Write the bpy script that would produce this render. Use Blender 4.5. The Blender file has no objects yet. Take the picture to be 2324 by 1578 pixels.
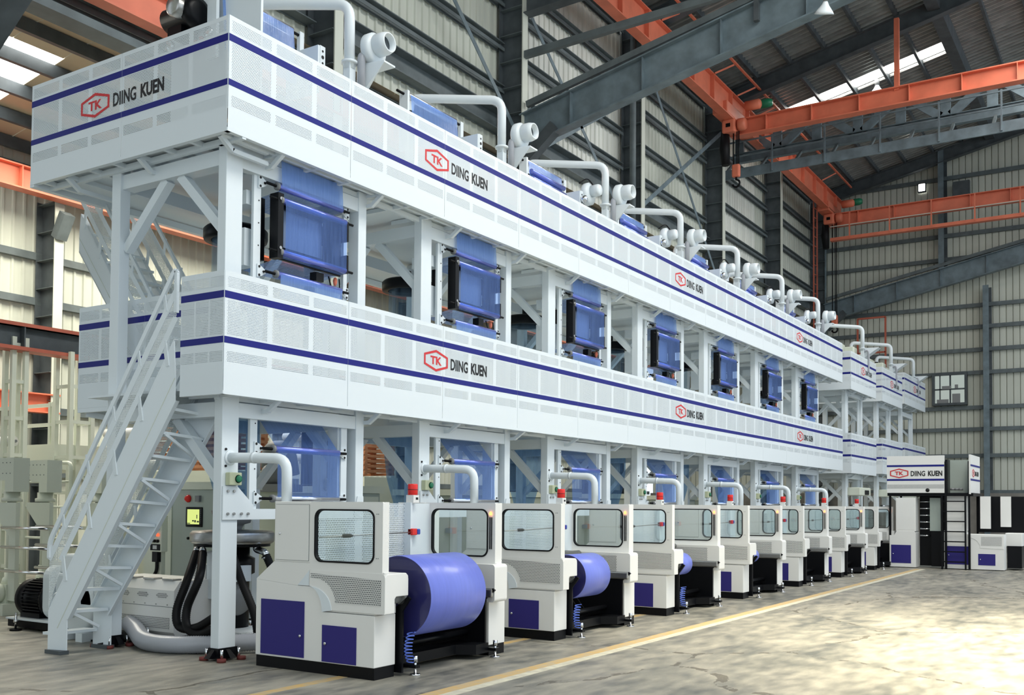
import bpy, math, random
from mathutils import Vector, Matrix
random.seed(7)
S = bpy.context.scene
COL = S.collection
PI = math.pi

# ------------------------------------------------------------------ camera
yaw, pitch, roll, F = 0.5665, 0.0325, 0.0077, 2278.97
cy, sy = math.cos(yaw), math.sin(yaw)
fwd = Vector((-sy*math.cos(pitch), cy*math.cos(pitch), math.sin(pitch)))
rgt = Vector((cy, sy, 0)); up = rgt.cross(fwd)
r2 = math.cos(roll)*rgt+math.sin(roll)*up; u2 = -math.sin(roll)*rgt+math.cos(roll)*up
cam = bpy.data.cameras.new('camera'); co = bpy.data.objects.new('camera', cam); COL.objects.link(co)
co.matrix_world = Matrix(((r2.x, u2.x, -fwd.x, 7.895), (r2.y, u2.y, -fwd.y, -7.179), (r2.z, u2.z, -fwd.z, 1.6), (0, 0, 0, 1)))
cam.sensor_fit = 'HORIZONTAL'; cam.sensor_width = 36; cam.lens = 36*F/2324; cam.shift_y = 281.61/2324
cam.clip_end = 300
S.camera = co

# ------------------------------------------------------------------ world, lights, exposure
W = bpy.data.worlds.new('sky'); S.world = W; W.use_nodes = True
bg = W.node_tree.nodes['Background']; bg.inputs[0].default_value = (0.82, 0.92, 1.0, 1); bg.inputs[1].default_value = 0.88
def area(name, loc, size, power, color=(1, 1, 1), rot=(0, 0, 0), sizey=None):
    l = bpy.data.lights.new(name, 'AREA'); l.energy = power; l.color = color; l.shape = 'RECTANGLE'
    l.size = size; l.size_y = sizey or size
    o = bpy.data.objects.new(name, l); COL.objects.link(o); o.location = loc; o.rotation_euler = rot; return o
# added fill lights near and far over the aisle; rooflights for pools and side aisle
area('fill_aisle_near', (9.5, 2, 15.5), 5, 1500, (1.0, 0.97, 0.9), sizey=14)
l_ = area('rooflight_pool', (6.6, 6.5, 15.0), 2.5, 420, (1.0, 0.9, 0.66), sizey=6.0); l_.data.spread = math.radians(40)
l_ = area('rooflight_pool', (8.2, 3.5, 15.0), 1.6, 170, (1.0, 0.9, 0.66), sizey=3.0); l_.data.spread = math.radians(28)
area('fill_aisle_far', (7.5, 20, 15.5), 5, 1500, (1.0, 0.98, 0.93), sizey=16)
area('rooflight_side_aisle', (-8.8, 6, 8.9), 4, 1050, (1.0, 0.95, 0.80), sizey=12)
area('rooflight_side_aisle_far', (-8.8, 24, 8.9), 3, 500, (1.0, 0.96, 0.86), sizey=14)
S.view_settings.view_transform = 'Standard'; S.view_settings.look = 'None'
S.view_settings.gamma = 1; S.view_settings.use_curve_mapping = False
S.view_settings.exposure = 0.5

# ------------------------------------------------------------------ materials
class N:
    def __init__(s, name):
        s.m = bpy.data.materials.new(name); s.m.use_nodes = True; s.t = s.m.node_tree; s.t.nodes.clear()
        s.out = s.n('ShaderNodeOutputMaterial')
    def n(s, ty, **k):
        x = s.t.nodes.new(ty)
        for a, v in k.items(): setattr(x, a, v)
        return x
    def l(s, a, b): s.t.links.new(a, b)
    def math(s, op, a, b=None, c=None):
        x = s.n('ShaderNodeMath', operation=op)
        for i, v in enumerate((a, b, c)):
            if v is None: continue
            if isinstance(v, (int, float)): x.inputs[i].default_value = v
            else: s.l(v, x.inputs[i])
        return x.outputs[0]
    def bsdf(s, col, rough=0.5, metal=0.0, coat=0.0):
        b = s.n('ShaderNodeBsdfPrincipled')
        if isinstance(col, tuple): b.inputs['Base Color'].default_value = (*col, 1)
        else: s.l(col, b.inputs['Base Color'])
        b.inputs['Roughness'].default_value = rough; b.inputs['Metallic'].default_value = metal
        b.inputs['Coat Weight'].default_value = coat
        return b
def mat(name, col, rough=0.5, metal=0.0, var=0.0, scale=6.0, bump=0.0, coat=0.0, stretch=None, col2=None, spec=0.35):
    q = N(name); b = q.bsdf(col, rough, metal, coat); b.inputs['Specular IOR Level'].default_value = spec
    if var or bump or col2:
        tc = q.n('ShaderNodeTexCoord'); mp = q.n('ShaderNodeMapping'); q.l(tc.outputs['Object'], mp.inputs[0])
        if stretch: mp.inputs['Scale'].default_value = stretch
        no = q.n('ShaderNodeTexNoise'); no.inputs['Scale'].default_value = scale; no.inputs['Detail'].default_value = 5
        q.l(mp.outputs[0], no.inputs['Vector'])
        if var or col2:
            rp = q.n('ShaderNodeValToRGB'); rp.color_ramp.elements[0].position = 0.3; rp.color_ramp.elements[1].position = 0.72
            c2 = col2 or tuple(min(1, c*(1+var)) for c in col)
            c1 = col if col2 else tuple(c*(1-var) for c in col)
            rp.color_ramp.elements[0].color = (*c1, 1); rp.color_ramp.elements[1].color = (*c2, 1)
            q.l(no.outputs[0], rp.inputs[0]); q.l(rp.outputs[0], b.inputs['Base Color'])
        if bump:
            bp = q.n('ShaderNodeBump'); bp.inputs['Strength'].default_value = bump; bp.inputs['Distance'].default_value = 0.01
            q.l(no.outputs[0], bp.inputs['Height']); q.l(bp.outputs[0], b.inputs['Normal'])
    q.l(b.outputs[0], q.out.inputs[0]); return q.m
def perf(name, col, s=0.018, r=0.0052, bands=None, mod=None, rough=0.4):
    """painted sheet with round punched holes (transparent); u = x+y, v = z of the object"""
    q = N(name); b = q.bsdf(col, rough)
    tc = q.n('ShaderNodeTexCoord'); sx = q.n('ShaderNodeSeparateXYZ'); q.l(tc.outputs['Object'], sx.inputs[0])
    u = q.math('ADD', sx.outputs[0], sx.outputs[1]); v = sx.outputs[2]
    a = q.math('DIVIDE', u, s); c = q.math('DIVIDE', v, s*0.866)
    sh = q.math('MULTIPLY', q.math('MODULO', q.math('FLOOR', q.math('ADD', c, 1000.0)), 2.0), 0.5)
    fx = q.math('SUBTRACT', q.math('FRACT', q.math('ADD', q.math('ADD', a, sh), 1000.0)), 0.5)
    fy = q.math('MULTIPLY', q.math('SUBTRACT', q.math('FRACT', q.math('ADD', c, 1000.0)), 0.5), 0.866)
    d = q.math('SQRT', q.math('ADD', q.math('MULTIPLY', fx, fx), q.math('MULTIPLY', fy, fy)))
    h = q.math('LESS_THAN', d, r/s)
    if bands:
        tot = None
        for lo, hi in bands:
            k = q.math('MULTIPLY', q.math('GREATER_THAN', v, lo), q.math('LESS_THAN', v, hi))
            tot = k if tot is None else q.math('ADD', tot, k)
        h = q.math('MULTIPLY', h, tot)
    if mod:
        per, lo, hi = mod
        m_ = q.math('MODULO', q.math('ADD', u, per*100), per)
        h = q.math('MULTIPLY', h, q.math('MULTIPLY', q.math('GREATER_THAN', m_, lo), q.math('LESS_THAN', m_, hi)))
    tr = q.n('ShaderNodeBsdfTransparent'); mx = q.n('ShaderNodeMixShader')
    q.l(h, mx.inputs[0]); q.l(b.outputs[0], mx.inputs[1]); q.l(tr.outputs[0], mx.inputs[2]); q.l(mx.outputs[0], q.out.inputs[0])
    return q.m
def film(name, tint, body, fac, rough=0.12, streak=(1, 14, 1), var=0.25):
    q = N(name); b = q.bsdf(body, rough)
    tc = q.n('ShaderNodeTexCoord'); mp = q.n('ShaderNodeMapping'); q.l(tc.outputs['Object'], mp.inputs[0]); mp.inputs['Scale'].default_value = streak
    no = q.n('ShaderNodeTexNoise'); no.inputs['Scale'].default_value = 3; no.inputs['Detail'].default_value = 4; q.l(mp.outputs[0], no.inputs['Vector'])
    f = q.math('MULTIPLY_ADD', no.outputs[0], var*2, fac-var)
    bp = q.n('ShaderNodeBump'); bp.inputs['Strength'].default_value = 0.35; bp.inputs['Distance'].default_value = 0.02
    q.l(no.outputs[0], bp.inputs['Height']); q.l(bp.outputs[0], b.inputs['Normal'])
    tr = q.n('ShaderNodeBsdfTransparent'); tr.inputs[0].default_value = (*tint, 1)
    mx = q.n('ShaderNodeMixShader'); mx.inputs[0].default_value = fac
    q.l(f, mx.inputs[0]); q.l(tr.outputs[0], mx.inputs[1]); q.l(b.outputs[0], mx.inputs[2]); q.l(mx.outputs[0], q.out.inputs[0]); return q.m
def emis(name, col, st):
    q = N(name); e = q.n('ShaderNodeEmission'); e.inputs[0].default_value = (*col, 1); e.inputs[1].default_value = st
    q.l(e.outputs[0], q.out.inputs[0]); return q.m
def floor_mat():
    q = N('worn_concrete'); tc = q.n('ShaderNodeTexCoord')
    n1 = q.n('ShaderNodeTexNoise'); n1.inputs['Scale'].default_value = 0.7; n1.inputs['Detail'].default_value = 8; n1.inputs['Roughness'].default_value = 0.65
    n2 = q.n('ShaderNodeTexNoise'); n2.inputs['Scale'].default_value = 5; n2.inputs['Detail'].default_value = 6
    n3 = q.n('ShaderNodeTexNoise'); n3.inputs['Scale'].default_value = 60; n3.inputs['Detail'].default_value = 3
    mp = q.n('ShaderNodeMapping'); mp.inputs['Scale'].default_value = (1.4, 0.5, 1); q.l(tc.outputs['Object'], mp.inputs[0])
    for n in (n1, n2): q.l(mp.outputs[0], n.inputs['Vector'])
    q.l(tc.outputs['Object'], n3.inputs['Vector'])
    r1 = q.n('ShaderNodeValToRGB'); e = r1.color_ramp.elements
    e[0].position = 0.38; e[0].color = (0.095, 0.10, 0.092, 1); e[1].position = 0.63; e[1].color = (0.36, 0.34, 0.28, 1)
    q.l(q.math('ADD', q.math('MULTIPLY', n1.outputs[0], 0.6), q.math('MULTIPLY', n2.outputs[0], 0.4)), r1.inputs[0])
    # hairline cracks
    vo = q.n('ShaderNodeTexVoronoi', feature='DISTANCE_TO_EDGE'); vo.inputs['Scale'].default_value = 0.32
    nd = q.n('ShaderNodeTexNoise'); nd.inputs['Scale'].default_value = 1.2; nd.inputs['Detail'].default_value = 6; q.l(tc.outputs['Object'], nd.inputs['Vector'])
    va = q.n('ShaderNodeMixRGB'); va.inputs[0].default_value = 0.35; q.l(tc.outputs['Object'], va.inputs[1]); q.l(nd.outputs['Color'], va.inputs[2]); q.l(va.outputs[0], vo.inputs['Vector'])
    cr = q.math('LESS_THAN', vo.outputs['Distance'], 0.006)
    cr = q.math('MULTIPLY', cr, q.math('GREATER_THAN', n2.outputs[0], 0.5))
    mx = q.n('ShaderNodeMixRGB', blend_type='MULTIPLY'); q.l(q.math('MULTIPLY', cr, 0.8), mx.inputs[0]); q.l(r1.outputs[0], mx.inputs[1]); mx.inputs[2].default_value = (0.3, 0.28, 0.25, 1)
    # pale scuffs
    sc = q.math('MULTIPLY', q.math('GREATER_THAN', n3.outputs[0], 0.66), q.math('GREATER_THAN', n2.outputs[0], 0.56))
    m2 = q.n('ShaderNodeMixRGB'); q.l(q.math('MULTIPLY', sc, 0.35), m2.inputs[0]); q.l(mx.outputs[0], m2.inputs[1]); m2.inputs[2].default_value = (0.55, 0.54, 0.5, 1)
    b = q.bsdf(m2.outputs[0], 0.42); q.l(q.math('MULTIPLY_ADD', n2.outputs[0], 0.35, 0.3), b.inputs['Roughness'])
    bp = q.n('ShaderNodeBump'); bp.inputs['Strength'].default_value = 0.12; bp.inputs['Distance'].default_value = 0.01; q.l(n2.outputs[0], bp.inputs['Height']); q.l(bp.outputs[0], b.inputs['Normal'])
    q.l(b.outputs[0], q.out.inputs[0]); return q.m

M = {}
M['white'] = mat('white_paint', (0.72, 0.785, 0.825), 0.32)
M['wwhite'] = mat('warm_white_paint', (0.80, 0.80, 0.775), 0.4, bump=0.05, scale=300)
M['pale'] = mat('pale_cream_paint', (0.66, 0.70, 0.60), 0.4)
M['greygreen'] = mat('grey_green_paint', (0.40, 0.46, 0.42), 0.4)
M['navy'] = mat('navy_paint', (0.033, 0.027, 0.185), 0.45, bump=0.05, scale=300, spec=0.2)
M['stripe'] = mat('blue_stripe', (0.017, 0.021, 0.20), 0.45, spec=0.15)
M['black'] = mat('black_paint', (0.004, 0.0045, 0.006), 0.36, spec=0.16)
M['rubber'] = mat('black_rubber', (0.005, 0.005, 0.006), 0.5, spec=0.2)
M['dred'] = mat('red_foot_pad', (0.16, 0.035, 0.03), 0.6)
M['jackc'] = mat('pale_grey_green_paint', (0.62, 0.66, 0.58), 0.4)
M['steel'] = mat('dark_grey_steel', (0.07, 0.084, 0.093), 0.5, var=0.25, scale=3)
M['girt'] = mat('grey_steel', (0.115, 0.14, 0.148), 0.5, var=0.2, scale=3)
M['lsteel'] = mat('light_grey_steel', (0.135, 0.18, 0.205), 0.45, var=0.25, scale=3)
M['orange'] = mat('orange_paint', (0.70, 0.19, 0.11), 0.42, var=0.12, scale=2)
M['dorange'] = mat('orange_primer', (0.42, 0.11, 0.07), 0.55, var=0.15, scale=2)
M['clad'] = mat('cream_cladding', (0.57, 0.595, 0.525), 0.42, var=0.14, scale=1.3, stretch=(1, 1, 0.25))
M['clad_lit'] = mat('sunlit_cladding', (0.76, 0.77, 0.71), 0.42, var=0.14, scale=1.3, stretch=(2, 2, 0.25))  # paler copy of the cladding, sunlight on some bays put into its colour
M['roof'] = mat('galvanised_roof_sheet', (0.40, 0.41, 0.40), 0.3, metal=0.5, var=0.3, scale=1.5)
M['roofc'] = mat('cream_roof_sheet', (0.5, 0.44, 0.32), 0.6, var=0.1, scale=1.0)
M['conc'] = mat('dado_concrete', (0.22, 0.21, 0.19), 0.8, var=0.25, scale=1.5, bump=0.3)
M['floor'] = floor_mat()
M['yellow'] = mat('worn_yellow_paint', (0.56, 0.37, 0.13), 0.6, scale=9, col2=(0.42, 0.36, 0.25))
M['cream'] = mat('worn_white_paint', (0.62, 0.6, 0.47), 0.6, scale=9, col2=(0.42, 0.40, 0.33))
M['chrome'] = mat('chrome', (0.75, 0.77, 0.8), 0.14, metal=1)
M['alu'] = mat('brushed_aluminium', (0.42, 0.42, 0.41), 0.36, metal=1, var=0.12, scale=20, stretch=(1, 1, 8))
M['roller'] = mat('blue_tinted_roller', (0.20, 0.25, 0.72), 0.2, metal=0.55)
M['rollerw'] = mat('bright_roller', (0.75, 0.77, 0.82), 0.2, metal=0.8)
M['roll'] = mat('blue_film_roll', (0.155, 0.20, 0.66), 0.33, coat=0.12, var=0.06, scale=2, stretch=(1, 12, 1))
M['rollend'] = mat('film_roll_end', (0.025, 0.025, 0.12), 0.3, coat=0.4)
M['film'] = film('blue_film', (0.52, 0.66, 0.93), (0.15, 0.28, 0.72), 0.3, var=0.16)
M['film_f'] = film('blue_film_flat', (0.58, 0.72, 0.97), (0.22, 0.38, 0.82), 0.5, var=0.12)
M['bubble'] = film('film_bubble', (0.84, 0.91, 0.96), (0.30, 0.45, 0.62), 0.15, rough=0.05, streak=(5, 5, 0.8), var=0.2)
M['bubble_d'] = film('film_bubble_dense', (0.66, 0.80, 0.94), (0.20, 0.38, 0.66), 0.26, rough=0.05, streak=(5, 5, 0.8), var=0.25)
M['hole'] = mat('bolt_black', (0.006, 0.006, 0.007), 0.5)
M['red'] = mat('red_plastic', (0.75, 0.03, 0.025), 0.25)
M['logo_red'] = mat('logo_red', (0.62, 0.03, 0.035), 0.5)
M['ink'] = mat('black_ink', (0.008, 0.008, 0.01), 0.5)
M['blueb'] = mat('blue_button', (0.03, 0.07, 0.4), 0.3)
M['green'] = mat('green_button', (0.02, 0.2, 0.1), 0.3)
M['boxg'] = mat('pale_green_box', (0.52, 0.56, 0.38), 0.45)
M['grey'] = mat('mid_grey', (0.22, 0.23, 0.235), 0.45)
M['hose'] = mat('grey_hose', (0.36, 0.38, 0.42), 0.3)
M['coil'] = mat('blue_coil_hose', (0.13, 0.22, 0.75), 0.3)
M['wood'] = mat('brown_slats', (0.45, 0.2, 0.10), 0.6, var=0.2, scale=8)
M['yel'] = mat('warning_yellow', (0.75, 0.6, 0.05), 0.5)
M['perf'] = perf('perforated_panel', (0.72, 0.785, 0.825), 0.0185, 0.0056, [(0.29, 0.395), (0.555, 0.905), (1.03, 1.135)], (0.5977, 0.035, 0.562))
M['perfu'] = perf('perforated_panel_upper', (0.72, 0.785, 0.825), 0.0185, 0.0052, [(0.22, 0.335), (0.50, 0.865), (0.97, 1.085)], (0.5977, 0.035, 0.562))
M['perfs'] = perf('perforated_guard', (0.70, 0.75, 0.76), 0.02, 0.006)
M['perfw'] = perf('perforated_cover', (0.80, 0.80, 0.775), 0.0205, 0.0062)
M['perfb'] = perf('perforated_back', (0.72, 0.785, 0.825), 0.024, 0.0075)
M['glow'] = emis('orange_lamp_glow', (1.0, 0.28, 0.08), 3.0)
M['sky'] = emis('daylight_sheet', (1.0, 0.98, 0.92), 7.0)
M['skyw'] = emis('daylight_window', (0.85, 0.97, 0.9), 0.33)
M['screen'] = emis('screen_glow', (0.62, 0.72, 0.22), 0.85)
M['redglow'] = emis('red_pilot', (1.0, 0.12, 0.05), 1.2)
def glass():
    q = N('clear_pane'); g = q.n('ShaderNodeBsdfGlossy'); g.inputs['Roughness'].default_value = 0.03
    tr = q.n('ShaderNodeBsdfTransparent'); tr.inputs[0].default_value = (0.88, 0.93, 0.93, 1); mx = q.n('ShaderNodeMixShader'); mx.inputs[0].default_value = 0.1
    q.l(tr.outputs[0], mx.inputs[1]); q.l(g.outputs[0], mx.inputs[2]); q.l(mx.outputs[0], q.out.inputs[0]); return q.m
M['glass'] = glass()

# ------------------------------------------------------------------ mesh builder
class MB:
    def __init__(s): s.v = []; s.f = []; s.mi = []; s.sm = []; s.m = 0
    def add(s, vs, fs, smooth=False):
        o = len(s.v); s.v += [tuple(v) for v in vs]
        for f in fs: s.f.append(tuple(i+o for i in f)); s.mi.append(s.m); s.sm.append(smooth)
        return s
    def box(s, x0, y0, z0, x1, y1, z1):
        vs = [(x, y, z) for z in (z0, z1) for x, y in ((x0, y0), (x1, y0), (x1, y1), (x0, y1))]
        return s.add(vs, [(3, 2, 1, 0), (4, 5, 6, 7), (0, 1, 5, 4), (1, 2, 6, 5), (2, 3, 7, 6), (3, 0, 4, 7)])
    def bar(s, p, q, w, h, upv=(0, 0, 1)):
        """rectangular bar p->q; w across, h along upv"""
        p, q = Vector(p), Vector(q); d = (q-p).normalized(); upv = Vector(upv)
        if abs(d.dot(upv)) > 0.99: upv = Vector((1, 0, 0))
        a = d.cross(upv).normalized(); b = a.cross(d).normalized(); a *= w/2; b *= h/2
        vs = [p-a-b, p+a-b, p+a+b, p-a+b, q-a-b, q+a-b, q+a+b, q-a+b]
        return s.add(vs, [(0, 1, 2, 3), (7, 6, 5, 4), (4, 5, 1, 0), (5, 6, 2, 1), (6, 7, 3, 2), (7, 4, 0, 3)])
    def ibeam(s, p, q, w, h, t=0.02, upv=(0, 0, 1)):
        p, q = Vector(p), Vector(q); d = (q-p).normalized(); u = Vector(upv)
        a = d.cross(u).normalized(); b = a.cross(d).normalized()
        s.bar(p, q, t, h-2*t, upv)
        for k in (1, -1): s.bar(p+b*k*(h/2-t/2), q+b*k*(h/2-t/2), w, t, upv)
        return s
    def tube(s, pts, r, n=12, caps=True, smooth=True):
        pts = [Vector(p) for p in pts]; rs = r if isinstance(r, (list, tuple)) else [r]*len(pts)
        rings = []; nrm = None
        for i, p in enumerate(pts):
            d = (pts[min(i+1, len(pts)-1)]-pts[max(i-1, 0)]).normalized()
            if nrm is None:
                nrm = d.orthogonal().normalized()
            nrm = (nrm-d*nrm.dot(d)).normalized(); b = d.cross(nrm)
            rings.append([p+(nrm*math.cos(2*PI*k/n)+b*math.sin(2*PI*k/n))*rs[i] for k in range(n)])
        vs = [v for R in rings for v in R]; fs = []
        for i in range(len(pts)-1):
            for k in range(n):
                a = i*n+k; b_ = i*n+(k+1) % n
                fs.append((a, b_, b_+n, a+n))
        s.add(vs, fs, smooth)
        if caps:
            o = len(s.v)-len(vs)
            s.f.append(tuple(o+k for k in reversed(range(n)))); s.mi.append(s.m); s.sm.append(False)
            s.f.append(tuple(o+(len(pts)-1)*n+k for k in range(n))); s.mi.append(s.m); s.sm.append(False)
        return s
    def cyl(s, p, q, r, n=16): return s.tube([p, q], r, n)
    def lathe(s, prof, c, axis='Z', n=24, caps=True):
        c = Vector(c); ax = {'X': (Vector((0, 1, 0)), Vector((0, 0, 1)), Vector((1, 0, 0))), 'Y': (Vector((0, 0, 1)), Vector((1, 0, 0)), Vector((0, 1, 0))), 'Z': (Vector((1, 0, 0)), Vector((0, 1, 0)), Vector((0, 0, 1)))}[axis]
        vs = [c+(ax[0]*math.cos(2*PI*k/n)+ax[1]*math.sin(2*PI*k/n))*r+ax[2]*h for r, h in prof for k in range(n)]
        fs = []
        for i in range(len(prof)-1):
            for k in range(n):
                a = i*n+k; b = i*n+(k+1) % n; fs.append((a, b, b+n, a+n))
        if caps: fs += [tuple(reversed(range(n))), tuple((len(prof)-1)*n+k for k in range(n))]
        o = len(s.v); s.add(vs, fs, True)
        return s
    def prism(s, poly, ax, a, b):
        """2D polygon extruded along axis ax from a to b; poly coords are the other two axes in order"""
        def P(p, t):
            return {'X': (t, p[0], p[1]), 'Y': (p[0], t, p[1]), 'Z': (p[0], p[1], t)}[ax]
        n = len(poly); vs = [P(p, a) for p in poly]+[P(p, b) for p in poly]
        ar = sum(poly[i][0]*poly[(i+1) % n][1]-poly[(i+1) % n][0]*poly[i][1] for i in range(n))
        flip = (ar < 0) ^ (ax == 'Y') ^ (b < a)
        fs = [tuple(range(n)), tuple(range(2*n-1, n-1, -1))]+[(i, i+n, (i+1) % n+n, (i+1) % n) for i in range(n)]
        if not flip: fs = [tuple(reversed(f)) for f in fs]
        return s.add(vs, fs)
    def ring(s, outer, inner, ax, a, b):
        """plate with a hole; outer and inner have equal vertex counts"""
        def P(p, t): return {'X': (t, p[0], p[1]), 'Y': (p[0], t, p[1]), 'Z': (p[0], p[1], t)}[ax]
        n = len(outer)
        vs = [P(p, a) for p in outer]+[P(p, a) for p in inner]+[P(p, b) for p in outer]+[P(p, b) for p in inner]
        fs = []
        for i in range(n):
            j = (i+1) % n
            fs += [(i, j, j+n, i+n), (i+2*n, i+3*n, j+3*n, j+2*n), (i, i+2*n, j+2*n, j), (i+n, j+n, j+3*n, i+3*n)]
        return s.add(vs, fs)
    def quad(s, a, b, c, d, smooth=False): return s.add([a, b, c, d], [(0, 1, 2, 3)], smooth)
    def build(s, name, mats, parent=None, loc=(0, 0, 0), rot=(0, 0, 0), label=None, kind=None, bevel=0):
        me = bpy.data.meshes.new(name); me.from_pydata(s.v, [], s.f)
        for mm in (mats if isinstance(mats, (list, tuple)) else [mats]): me.materials.append(M[mm] if isinstance(mm, str) else mm)
        me.polygons.foreach_set('material_index', s.mi); me.polygons.foreach_set('use_smooth', s.sm); me.update()
        o = bpy.data.objects.new(name, me); COL.objects.link(o); o.location = loc; o.rotation_euler = rot
        if parent: o.parent = parent
        if label: o['label'] = label
        if kind: o['kind'] = kind
        if bevel:
            mo = o.modifiers.new('bevel', 'BEVEL'); mo.width = bevel; mo.segments = 2; mo.limit_method = 'ANGLE'
        return o
def rrect(x0, y0, x1, y1, r, n=5):
    pts = []
    for cx, cy_, a0 in ((x1-r, y0+r, -PI/2), (x1-r, y1-r, 0), (x0+r, y1-r, PI/2), (x0+r, y0+r, PI)):
        for i in range(n+1):
            a = a0+PI/2*i/n; pts.append((cx+r*math.cos(a), cy_+r*math.sin(a)))
    return pts
def bend(pts, r=0.1, n=6):
    """polyline with rounded corners"""
    P = [Vector(p) for p in pts]; out = [P[0]]
    for i in range(1, len(P)-1):
        a, b, c = P[i-1], P[i], P[i+1]; d1 = (a-b).normalized(); d2 = (c-b).normalized()
        rr = min(r, (a-b).length*0.49, (c-b).length*0.49); p, q = b+d1*rr, b+d2*rr
        for k in range(n+1):
            t = k/n; out.append(p*(1-t)**2+b*2*t*(1-t)+q*t*t)
    out.append(P[-1]); return out
def smooth_path(pts, n=6):
    P = [Vector(p) for p in pts]; P = [P[0]*2-P[1]]+P+[P[-1]*2-P[-2]]; out = []
    for i in range(1, len(P)-2):
        for k in range(n):
            t = k/n; a, b, c, d = P[i-1:i+3]
            out.append(0.5*((2*b)+(c-a)*t+(2*a-5*b+4*c-d)*t*t+(3*b-a-3*c+d)*t**3))
    out.append(P[-2]); return out
def corrug(pts, r, pitch=0.03, amp=0.12, n=14):
    """resample a path and give it ribbed radii"""
    P = smooth_path(pts, 24); L = [0]
    for a, b in zip(P, P[1:]): L.append(L[-1]+(b-a).length)
    m = int(L[-1]/pitch)*2; out = []; j = 0
    for i in range(m+1):
        t = L[-1]*i/m
        while j < len(P)-2 and L[j+1] < t: j += 1
        f = (t-L[j])/max(1e-6, L[j+1]-L[j]); out.append(P[j].lerp(P[j+1], f))
    return out, [r*(1+amp*(i % 2)) for i in range(m+1)]
def thing(name, label, cat, loc=(0, 0, 0), rotz=0, group=None):
    o = bpy.data.objects.new(name, None); COL.objects.link(o); o.location = loc; o.rotation_euler = (0, 0, rotz); o.empty_display_size = 0.2
    o['label'] = label; o['category'] = cat
    if group: o['group'] = group
    return o
def tag(o, label, cat, group=None):
    o['label'] = label; o['category'] = cat
    if group: o['group'] = group
    return o
def child(src, parent, loc=None, rot=None):
    c = src.copy(); COL.objects.link(c); c.parent = parent
    if loc is not None: c.location = loc
    if rot is not None: c.rotation_euler = rot
    return c
def copy_tree(o, parent=None):
    c = o.copy(); COL.objects.link(c); c.parent = parent
    for ch in list(o.children): copy_tree(ch, c)
    return c
def text_mesh(s, size, bold=0.0, depth=0.001):
    cu = bpy.data.curves.new('lettering', 'FONT'); cu.body = s; cu.size = size; cu.offset = bold; cu.extrude = depth; cu.resolution_u = 3
    o = bpy.data.objects.new('lettering', cu); COL.objects.link(o); bpy.context.view_layer.update()
    me = bpy.data.meshes.new_from_object(o.evaluated_get(bpy.context.evaluated_depsgraph_get()))
    bpy.data.objects.remove(o); return me
def scale_mesh(me, w, h, x0, y0):
    xs = [v.co.x for v in me.vertices]; ys = [v.co.y for v in me.vertices]
    for v in me.vertices:
        v.co.x = x0+(v.co.x-min(xs))/(max(xs)-min(xs))*w; v.co.y = y0+(v.co.y-min(ys))/(max(ys)-min(ys))*h
    return me

# ------------------------------------------------------------------ logo meshes (x right, y up, width 1.4 m)
def hexagon(w, h, k=0.62): return [(-w/2, -h/2*k), (0, -h/2), (w/2, -h/2*k), (w/2, h/2*k), (0, h/2), (-w/2, h/2*k)]
hx = MB(); hx.ring([(x+0.25, y) for x, y in hexagon(0.5, 0.275, 0.5)], [(x+0.25, y) for x, y in hexagon(0.44, 0.215, 0.46)], 'Z', 0.002, 0.0)
EMB = bpy.data.meshes.new('logo_emblem'); EMB.from_pydata(hx.v, [], hx.f)
tk = scale_mesh(text_mesh('TK', 0.13, 0.004), 0.235, 0.105, 0.133, -0.052)
import bmesh
b_ = bmesh.new(); b_.from_mesh(EMB); b_.from_mesh(tk); b_.to_mesh(EMB); b_.free(); EMB.materials.append(M['logo_red'])
LET = bpy.data.meshes.new('logo_lettering')
b_ = bmesh.new(); b_.from_mesh(scale_mesh(text_mesh('DIING', 0.2, 0.0045), 0.385, 0.15, 0.565, -0.085)); b_.from_mesh(scale_mesh(text_mesh('KUEN', 0.2, 0.0075), 0.375, 0.15, 1.025, -0.085)); b_.to_mesh(LET); b_.free()
LET.materials.append(M['ink'])
def logo(parent, loc, rot, sc=1.0):
    for nm, me in (('logo_emblem', EMB), ('logo_lettering', LET)):
        o = bpy.data.objects.new(nm, me); COL.objects.link(o); o.parent = parent; o.location = loc; o.rotation_euler = rot; o.scale = (sc, sc, 1)
RX = (PI/2, 0, PI/2)      # faces +X
RY = (PI/2, 0, 0)         # faces -Y
P = 3.2365                # bay pitch
# ================================================================== SETTING
def setting(name):
    o = bpy.data.objects.new(name, None); COL.objects.link(o); o['kind'] = 'structure'; o.empty_display_size = 0.2; return o
fl = MB().box(-14, -13, -0.2, 26, 38.4, 0).build('floor', 'floor', kind='structure')
ln = MB(); ln.box(2.72, -3.5, 0, 2.86, 20.5, 0.003)
ln.build('painted_line', 'yellow', fl, label='worn yellow painted line along the aisle')
MB().box(2.86, -3.5, 0, 2.97, 20.5, 0.003).build('painted_line', 'cream', fl, label='worn white edge of the aisle line')
MB().box(1.55, -1.6, 0, 1.66, 9.0, 0.002).build('painted_line', 'yellow', fl, label='faded yellow line under the winders')

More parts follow.
